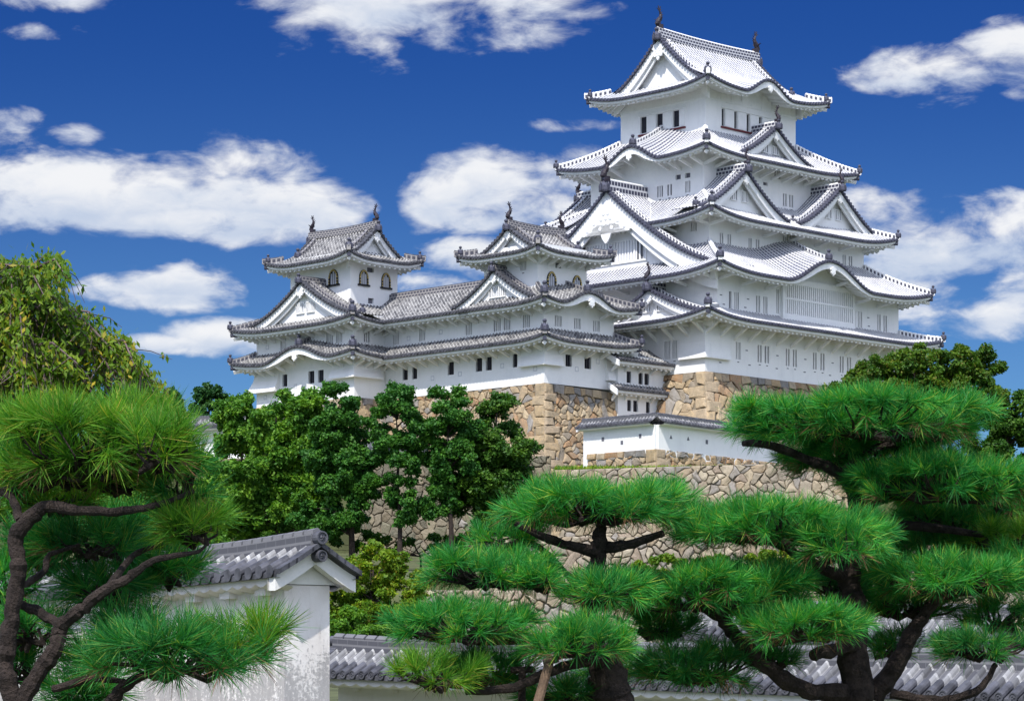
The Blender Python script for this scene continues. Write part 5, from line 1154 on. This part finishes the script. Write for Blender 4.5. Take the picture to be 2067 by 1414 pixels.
tree('broadleaf_tree', 'dense dark green tree low behind the left pine boughs', 250, 880, 1250, 120, [(330, 985, 130, 90, .7), (180, 1000, 150, 100, .7), (60, 980, 120, 100, .7), (380, 1080, 110, 70, .7)], 0, 30000, .17, 'leaf_camphor', g1, nb=90, tr=.3, tz=terrain(120))
# grass tufts on the terrace edge
n = 9000; gx = RNG.uniform(0, 1, n); P_ = np.stack([np.interp(gx, [0, 1], [W2(1120, 205.5)[0], W2(1500, 203)[0]]), RNG.uniform(205, 214, n), np.full(n, zE + .08)], 1)
P_[:, 2] += RNG.uniform(0, .22, n); V, Fc = leaves(P_, np.tile([0.1, -1, .1], (n, 1)), .06, 7, RNG, .5, np.tile([0, 0, 1.0], (n, 1)))
o = arr_mesh('grass', V, Fc, 'leaf_lime'); tag(o, 'yellow-green grass on top of the terrace wall', None, None, 'stuff')

# ------------------------------------------------------------------ pines
def needles(C, A, L, m_, wd, rng):
    n = len(C); idx = np.repeat(np.arange(n), m_); A = A / np.linalg.norm(A, axis=1)[:, None]
    d = rng.normal(0, 1, (n * m_, 3)); a = A[idx]; d -= a * (d * a).sum(1)[:, None]; d /= np.linalg.norm(d, axis=1)[:, None]
    ph = np.radians(rng.uniform(8, 70, n * m_) )[:, None]; dirs = a * np.cos(ph) + d * np.sin(ph); dirs[:, 2] += .10; dirs /= np.linalg.norm(dirs, axis=1)[:, None]
    ln = (L * rng.uniform(.75, 1.12, n * m_))[:, None]; st = C[idx] + a * (rng.uniform(-.45, .25, n * m_)[:, None] * L)
    s_ = np.cross(dirs, rng.normal(0, 1, (n * m_, 3))); s_ /= np.linalg.norm(s_, axis=1)[:, None]; s_ *= wd * .5
    V = np.stack([st + s_, st - s_, st + dirs * ln * .75 - s_ * .7, st + dirs * ln, st + dirs * ln * .75 + s_ * .7], 1).reshape(-1, 3)
    return V, np.arange(n * m_ * 5).reshape(n * m_, 5)
def pine(label, base_px, d, trunk, branches, pads, L, tz=0.0, dens=1.0, seed=1, wd=.0032, thin=1.0, group='pruned pines in the foreground'):
    """trunk: [(px, py, dd, radius px)], branches: lists of the same; pads: (px, py, rx, ry, dd, material, tilt)"""
    rng = np.random.default_rng(seed); b0 = at(trunk[0][0], trunk[0][1], d + trunk[0][2])
    t = thing('pine_tree', label, 'pine tree', (b0.x, b0.y, tz), 0, group); org = np.array((b0.x, b0.y, tz))
    mb = MB()
    def pth(l):
        pts = [at(p[0], p[1], d + p[2]) - Vector(org) for p in l]; rad = [p[3] / F * d for p in l]
        # Catmull-Rom refinement with a little knottiness
        P2 = []; R2l = []
        for i in range(len(pts) - 1):
            p0, p1, p2, p3 = pts[max(i - 1, 0)], pts[i], pts[i + 1], pts[min(i + 2, len(pts) - 1)]
            for k in range(6):
                s_ = k / 6; q = .5 * ((2 * p1) + (p2 - p0) * s_ + (2 * p0 - 5 * p1 + 4 * p2 - p3) * s_ * s_ + (3 * p1 - p0 - 3 * p2 + p3) * s_ ** 3)
                r_ = (rad[i] + (rad[i + 1] - rad[i]) * s_) * thin; P2.append(q + Vector(rng.normal(0, r_ * .10, 3))); R2l.append(r_ * rng.uniform(.88, 1.14))
        P2.append(pts[-1]); R2l.append(rad[-1]); return P2, R2l
    tp, trd = pth(trunk); mb.tube([Vector((tp[0].x, tp[0].y, -.3))] + tp, [trd[0] * 1.15] + trd, 12)
    for b_ in branches: bp, br = pth(b_); mb.tube(bp, br, 8)
    for (px, py, rx, ry, dd, mt, dn) in pads:
        tw = MB()
        D = d + dd; Lp = L / D * F; RX = max(.15, (rx - .55 * Lp) / F * D); RY = RX * .85; h = max(.06, (1.12 * ry - .40 * Lp) / F * D); cz = at(px, py + ry * .22, D) - Vector(org)
        n = int(max(14, 1.95 * dn * dens * 3.14 * RX * RY / (.082 ** 2) * (L / .13) ** -2 * .55)); rho = np.sqrt(rng.uniform(0, 1, n)) * np.where(rng.random(n) < .14, rng.uniform(1, 1.16, n), 1); th = rng.uniform(0, 2 * np.pi, n)
        x = RX * rho * np.cos(th); y = RY * rho * np.sin(th); ns_ = max(5, int(5 + RX * 7)); sr = np.sqrt(rng.uniform(.02, .86, ns_)); st_ = rng.uniform(0, 2 * np.pi, ns_); sw = rng.uniform(.24, .42, ns_) * math.sqrt(RX * RY) + .10; shh = h * (1 - .55 * sr ** 2) * rng.uniform(.75, 1.25, ns_)
        sx2, sy2 = RX * sr * np.cos(st_), RY * sr * np.sin(st_); dd2 = ((x[:, None] - sx2) ** 2 + (y[:, None] - sy2) ** 2) / sw ** 2; zz2 = shh * np.maximum(0, 1 - dd2) ** .6 - .12 * h * (dd2 > 1); k2 = zz2.argmax(1); z = zz2.max(1) + rng.normal(0, h * .07, n)
        keep_ = rng.random(n) < np.where(dd2.min(1) > 1, .35, 1.0); gxy = np.stack([(x - sx2[k2]) / sw[k2], (y - sy2[k2]) / sw[k2]], 1); x, y, z, rho, gxy = x[keep_], y[keep_], z[keep_], rho[keep_], gxy[keep_]; n = len(x)
        C = np.stack([x, y, z], 1) + np.array(cz); A = np.stack([x / RX * .55 + gxy[:, 0] * .6, y / RY * .55 + gxy[:, 1] * .6, .95 - .6 * rho ** 2], 1) + rng.normal(0, .34, (n, 3))
        n2 = int(n * .38); rho2 = np.sqrt(rng.uniform(.1, 1, n2)); th2 = rng.uniform(0, 2 * np.pi, n2)
        C2 = np.stack([RX * rho2 * np.cos(th2) * .95, RY * rho2 * np.sin(th2) * .95, -h * .16 + rng.normal(0, h * .16, n2)], 1) + np.array(cz); A2 = np.stack([np.cos(th2), np.sin(th2), rng.normal(.1, .35, n2)], 1)
        V, Fc = needles(np.concatenate([C, C2]), np.concatenate([A, A2]), L, 78, wd, rng); o = arr_mesh('needle_pad', V, Fc, mt, t)
        # twigs under the pad
        hub = Vector(cz) + Vector((0, 0, -h * .35))
        for i in rng.choice(n, min(n, 80), replace=False):
            e = Vector(C[i]); k_ = Vector((hub.x + (e.x - hub.x) * .35, hub.y + (e.y - hub.y) * .35, hub.z + rng.uniform(-.03, .03))); m_ = k_.lerp(e, .6) + Vector((rng.normal(0, .03), rng.normal(0, .03), -abs(e.z - k_.z) * .25))
            tw.tube([k_, m_, e], [.011 * D / 17, .008 * D / 17, .004 * D / 17], 4, cap=False)
        for i in range(6):
            a = 2 * math.pi * i / 6 + rng.uniform(0, .8); e = hub + Vector((math.cos(a) * RX * .55, math.sin(a) * RY * .55, rng.uniform(-.02, .05))); m_ = hub.lerp(e, .5) + Vector((rng.normal(0, .04), rng.normal(0, .04), -.04)); tw.tube([hub, m_, e], [.024 * D / 17, .018 * D / 17, .009 * D / 17], 5, cap=False)
        part('twig_cluster', tw, 'bark', o)
        n3 = int(n * .16)
        if n3:
            j = rng.choice(n2, min(n2, n3), replace=False); V, Fc = needles(C2[j] - np.array([0, 0, h * .1]), A2[j] * .6 + np.array([0, 0, -.4]), L * .9, 22, wd * .9, rng); dr_ = arr_mesh('dry_needles', V, Fc, 'needle_dry', o)
    part('trunk', mb, 'bark', t)
    return t
N1, N2, N3 = 'needle', 'needle_yellow', 'needle_deep_shaded'
pine('large pruned pine at right with a thick upright trunk and the highest bough', 0, 18.0,
  [(1728, 1440, 0, 33), (1727, 1330, 0, 31), (1722, 1230, .1, 27), (1712, 1130, .2, 22), (1735, 1040, .3, 18), (1700, 960, .3, 14), (1640, 930, .2, 10)],
  [[(1735, 1030, .3, 15), (1800, 990, .3, 12), (1840, 940, .4, 9), (1900, 985, .3, 8)], [(1690, 950, .3, 11), (1560, 900, .1, 9), (1500, 895, 0, 6)], [(1700, 955, .3, 11), (1780, 900, .3, 9), (1900, 885, .3, 7)],
   [(1700, 1165, .1, 13), (1640, 1135, -.1, 11), (1560, 1095, -.3, 8), (1450, 1085, -.4, 6)], [(1760, 1410, .1, 22), (1810, 1340, .1, 19), (1845, 1270, .2, 15), (1900, 1205, .1, 9), (1960, 1195, .1, 7)],
   [(1728, 1395, 0, 20), (1640, 1395, -.2, 17), (1570, 1360, -.3, 16), (1500, 1300, -.3, 15), (1455, 1245, -.3, 13), (1400, 1215, -.2, 9)], [(1725, 1300, -.1, 14), (1665, 1315, -.4, 13), (1640, 1322, -.5, 11)],
   [(1722, 1290, 0, 10), (1660, 1280, -.2, 8), (1610, 1290, -.3, 6), (1560, 1300, -.3, 5)], [(1800, 1400, 0, 11), (1900, 1412, -.2, 10), (1975, 1390, -.3, 8), (2010, 1340, -.3, 6)], [(1735, 1080, .3, 12), (1830, 1060, .4, 10), (1990, 1080, .5, 6)]],
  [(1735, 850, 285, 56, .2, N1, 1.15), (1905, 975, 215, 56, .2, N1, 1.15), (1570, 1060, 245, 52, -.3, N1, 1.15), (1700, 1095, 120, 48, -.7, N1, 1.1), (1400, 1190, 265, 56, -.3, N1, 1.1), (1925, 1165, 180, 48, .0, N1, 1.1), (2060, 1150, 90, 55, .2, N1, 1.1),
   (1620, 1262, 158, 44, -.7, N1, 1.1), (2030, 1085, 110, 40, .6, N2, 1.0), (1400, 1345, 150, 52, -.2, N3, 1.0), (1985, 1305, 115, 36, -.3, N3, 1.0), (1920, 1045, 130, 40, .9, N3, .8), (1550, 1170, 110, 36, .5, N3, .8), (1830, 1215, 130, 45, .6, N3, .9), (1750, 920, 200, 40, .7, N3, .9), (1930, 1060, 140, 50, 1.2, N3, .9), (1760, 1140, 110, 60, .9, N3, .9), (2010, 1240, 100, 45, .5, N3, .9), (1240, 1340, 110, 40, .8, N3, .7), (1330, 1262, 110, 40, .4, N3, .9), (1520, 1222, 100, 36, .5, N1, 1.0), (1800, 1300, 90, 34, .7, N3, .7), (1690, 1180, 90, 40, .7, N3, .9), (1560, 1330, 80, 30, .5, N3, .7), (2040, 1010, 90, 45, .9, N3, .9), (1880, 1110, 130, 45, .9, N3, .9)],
  .142, 0, 1.0, 11, .0034)
pine('spreading pruned pine in the middle with a leaning trunk at the bottom edge', 0, 17.0,
  [(1245, 1440, 0, 40), (1232, 1370, 0, 38), (1205, 1320, 0, 30), (1185, 1270, .1, 20), (1190, 1200, .3, 17), (1205, 1130, .4, 17), (1208, 1090, .4, 16), (1215, 1055, .4, 9)],
  [[(1207, 1115, .4, 14), (1150, 1100, .3, 11), (1090, 1080, .2, 8), (1040, 1055, .2, 6)], [(1208, 1110, .4, 13), (1280, 1095, .4, 10), (1340, 1075, .4, 7)], [(1195, 1330, 0, 11), (1120, 1350, -.2, 10), (1040, 1385, -.3, 9), (940, 1395, -.4, 7)],
   [(1190, 1260, .1, 10), (1080, 1290, 0, 8), (960, 1295, -.1, 6)], [(1195, 1190, .3, 9), (1100, 1180, .2, 8), (980, 1180, .2, 6)], [(1190, 1215, .3, 8), (1090, 1105, .5, 6), (1010, 1100, .5, 5)]],
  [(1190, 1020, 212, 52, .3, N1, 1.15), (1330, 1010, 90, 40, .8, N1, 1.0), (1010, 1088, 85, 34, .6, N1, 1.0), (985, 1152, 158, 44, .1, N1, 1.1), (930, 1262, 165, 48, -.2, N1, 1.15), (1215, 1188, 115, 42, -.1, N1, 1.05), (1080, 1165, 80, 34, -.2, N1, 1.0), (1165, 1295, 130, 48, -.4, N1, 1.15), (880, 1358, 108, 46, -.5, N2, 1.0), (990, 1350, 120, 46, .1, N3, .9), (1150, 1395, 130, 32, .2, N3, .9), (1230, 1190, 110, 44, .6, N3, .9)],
  .142, 0, 1.0, 23, .0034)
pine('large dark-trunked pine at the left edge with a broad yellow-green bough on top', 0, 11.0,
  [(35, 1450, 0, 30), (12, 1350, 0, 24), (22, 1250, 0, 22), (38, 1150, 0, 21), (32, 1085, 0, 20), (60, 1045, 0, 22), (95, 1022, 0, 17), (160, 1030, -.05, 14), (250, 1030, -.1, 11), (330, 1015, 0, 8), (390, 990, .1, 5)],
  [[(30, 1440, 0, 24), (70, 1370, 0, 23), (115, 1300, 0, 22), (125, 1262, 0, 19), (165, 1230, -.05, 16), (205, 1195, -.1, 14), (260, 1165, -.1, 12), (310, 1130, -.1, 9), (400, 1112, 0, 5), (420, 1085, 0, 3)],
   [(125, 1265, 0, 14), (80, 1235, .1, 13), (30, 1215, .1, 13)], [(50, 1180, .1, 10), (90, 1150, .2, 9), (100, 1120, .3, 7), (160, 1100, .4, 5)], [(40, 1050, 0, 12), (20, 1000, .1, 10), (-20, 990, .2, 8)], [(210, 1440, -.2, 20), (240, 1395, -.2, 16), (285, 1365, -.2, 12), (340, 1340, -.2, 8)],
   [(110, 1390, 0, 12), (180, 1370, -.1, 9), (250, 1375, -.2, 7)], [(215, 1190, -.1, 10), (270, 1120, .2, 8), (330, 1100, .2, 5)]],
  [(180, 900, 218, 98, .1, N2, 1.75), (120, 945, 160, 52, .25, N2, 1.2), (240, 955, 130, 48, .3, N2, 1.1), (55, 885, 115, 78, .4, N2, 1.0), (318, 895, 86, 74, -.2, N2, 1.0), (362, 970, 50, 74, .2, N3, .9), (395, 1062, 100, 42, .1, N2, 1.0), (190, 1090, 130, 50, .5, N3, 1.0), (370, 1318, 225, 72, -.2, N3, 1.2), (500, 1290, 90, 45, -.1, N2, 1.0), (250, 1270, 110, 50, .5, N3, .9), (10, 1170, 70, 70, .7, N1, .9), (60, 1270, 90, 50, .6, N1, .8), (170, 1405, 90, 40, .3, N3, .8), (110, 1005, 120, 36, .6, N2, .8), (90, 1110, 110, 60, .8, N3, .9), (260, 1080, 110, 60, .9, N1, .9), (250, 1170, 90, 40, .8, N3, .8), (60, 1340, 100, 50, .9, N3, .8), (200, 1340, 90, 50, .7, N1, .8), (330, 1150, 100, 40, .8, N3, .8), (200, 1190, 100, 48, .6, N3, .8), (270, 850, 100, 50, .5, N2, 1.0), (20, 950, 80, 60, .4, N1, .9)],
  .145, 0, 1.0, 37, .0030, thin=.78)
# ------------------------------------------------------------------ weeping cherry behind the left pine
rng = np.random.default_rng(5); dC = 22.0; bC = at(-60, 1365, dC); tC = thing('weeping_tree', 'drooping yellow-green leafy tree with bare twigs against the sky at left', 'tree', (bC.x, bC.y, 0)); org = Vector((bC.x, bC.y, 0))
mb = MB(); mb.tube([(0, 0, -.4), (.05, 0, 1.5), (.0, .05, 3.0), (.1, 0, 4.4)], [.2, .17, .14, .08], 10); LP = []; LD = []
tips = [(60, 545, 130, 552), (20, 540, 60, 600), (40, 600, 150, 660), (70, 620, 240, 720), (100, 630, 300, 790), (150, 650, 335, 815), (60, 640, 190, 800), (30, 650, 120, 820), (0, 620, 60, 790), (-20, 560, 40, 700), (120, 640, 260, 860), (160, 655, 320, 850), (10, 700, 170, 760), (80, 700, 230, 880), (-20, 520, 100, 590), (0, 545, 20, 660), (190, 690, 300, 760), (110, 740, 200, 840), (-30, 600, 90, 730), (40, 720, 100, 860)]
tips = tips + [(a + rng.uniform(-25, 25), b + rng.uniform(-5, 30), c + rng.uniform(-30, 12), e + rng.uniform(-30, 25)) for a, b, c, e in tips for _ in range(2)]
for (mx, my, ex, ey) in tips:
    dd = rng.uniform(-1.0, 1.0); s0 = Vector((.05, 0, rng.uniform(2.6, 4.3))); m_ = at(mx, my, dC + dd * .5) - org; e = at(ex, ey, dC + dd) - org
    path = [s0, s0.lerp(m_, .55) + Vector((0, 0, .12)), m_, m_.lerp(e, .5) + Vector((.06, 0, .10)), e]
    mb.tube(path, [.035, .024, .016, .010, .004], 5, cap=False)
    for i in range(270):
        s_ = rng.uniform(.22, 1.0) * 4 * .999; k = int(s_); q = path[k].lerp(path[k + 1], s_ - k)
        if rng.random() < .35 and i < 44:
            e2 = q + Vector((rng.normal(.06, .12), rng.normal(0, .12), -rng.uniform(.1, .4))); mb.tube([q, q.lerp(e2, .5) + Vector((.03, 0, .02)), e2], [.005, .004, .002], 3, cap=False)
            for _ in range(9): LP.append(q.lerp(e2, rng.uniform(.2, 1)) + Vector(rng.normal(0, .022, 3))); LD.append((rng.normal(.1, .25), rng.normal(0, .25), -1))
        else: LP.append(q + Vector(rng.normal(0, .045, 3)) + Vector((0, 0, -.03))); LD.append((rng.normal(.15, .35), rng.normal(0, .3), -1))
part('trunk', mb, 'twig', tC)
V, Fc = leaves(np.array([tuple(p) for p in LP]), np.tile([0, -.6, .5], (len(LP), 1)), .027, 2.6, rng, .6, np.array(LD)); arr_mesh('crown', V, Fc, 'leaf_cherry', tC)
# ------------------------------------------------------------------ props under the middle pine
t = thing('wooden_prop', 'leaning brown timber pole propping up the middle pine branch', 'prop', at(1082, 1430, 16.4), 0); b0 = Vector(t.location); mb = MB()
e = at(1112, 1325, 16.6) - b0; mb.tube([(-.02, 0, -1.3), (0, 0, 0), tuple(e * .5), tuple(e)], [.034, .032, .030, .028], 10); part('pole', mb, 'wood', t)
mb = MB(); mb.tube([tuple(e + Vector((-.05, 0, -.03))), tuple(e + Vector((.06, 0, .0)))], .016, 8); mb.tube([tuple(e + Vector((-.045, .02, -.05))), tuple(e + Vector((.05, .02, -.02)))], .012, 8); part('rope_lashing', mb, 'bark_pale', t)
t = thing('wooden_prop', 'short dark upright post under the low branch of the middle pine', 'prop', at(1053, 1430, 16.8), 0); mb = MB(); mb.tube([(0, 0, -1.3), (.0, 0, 0), (.004, 0, .24)], [.028, .026, .024], 10); part('pole', mb, 'bark', t); mb = MB(); mb.tube([(-.07, 0, .245), (.07, 0, .25)], .022, 8); part('crossbar', mb, 'bark', t)
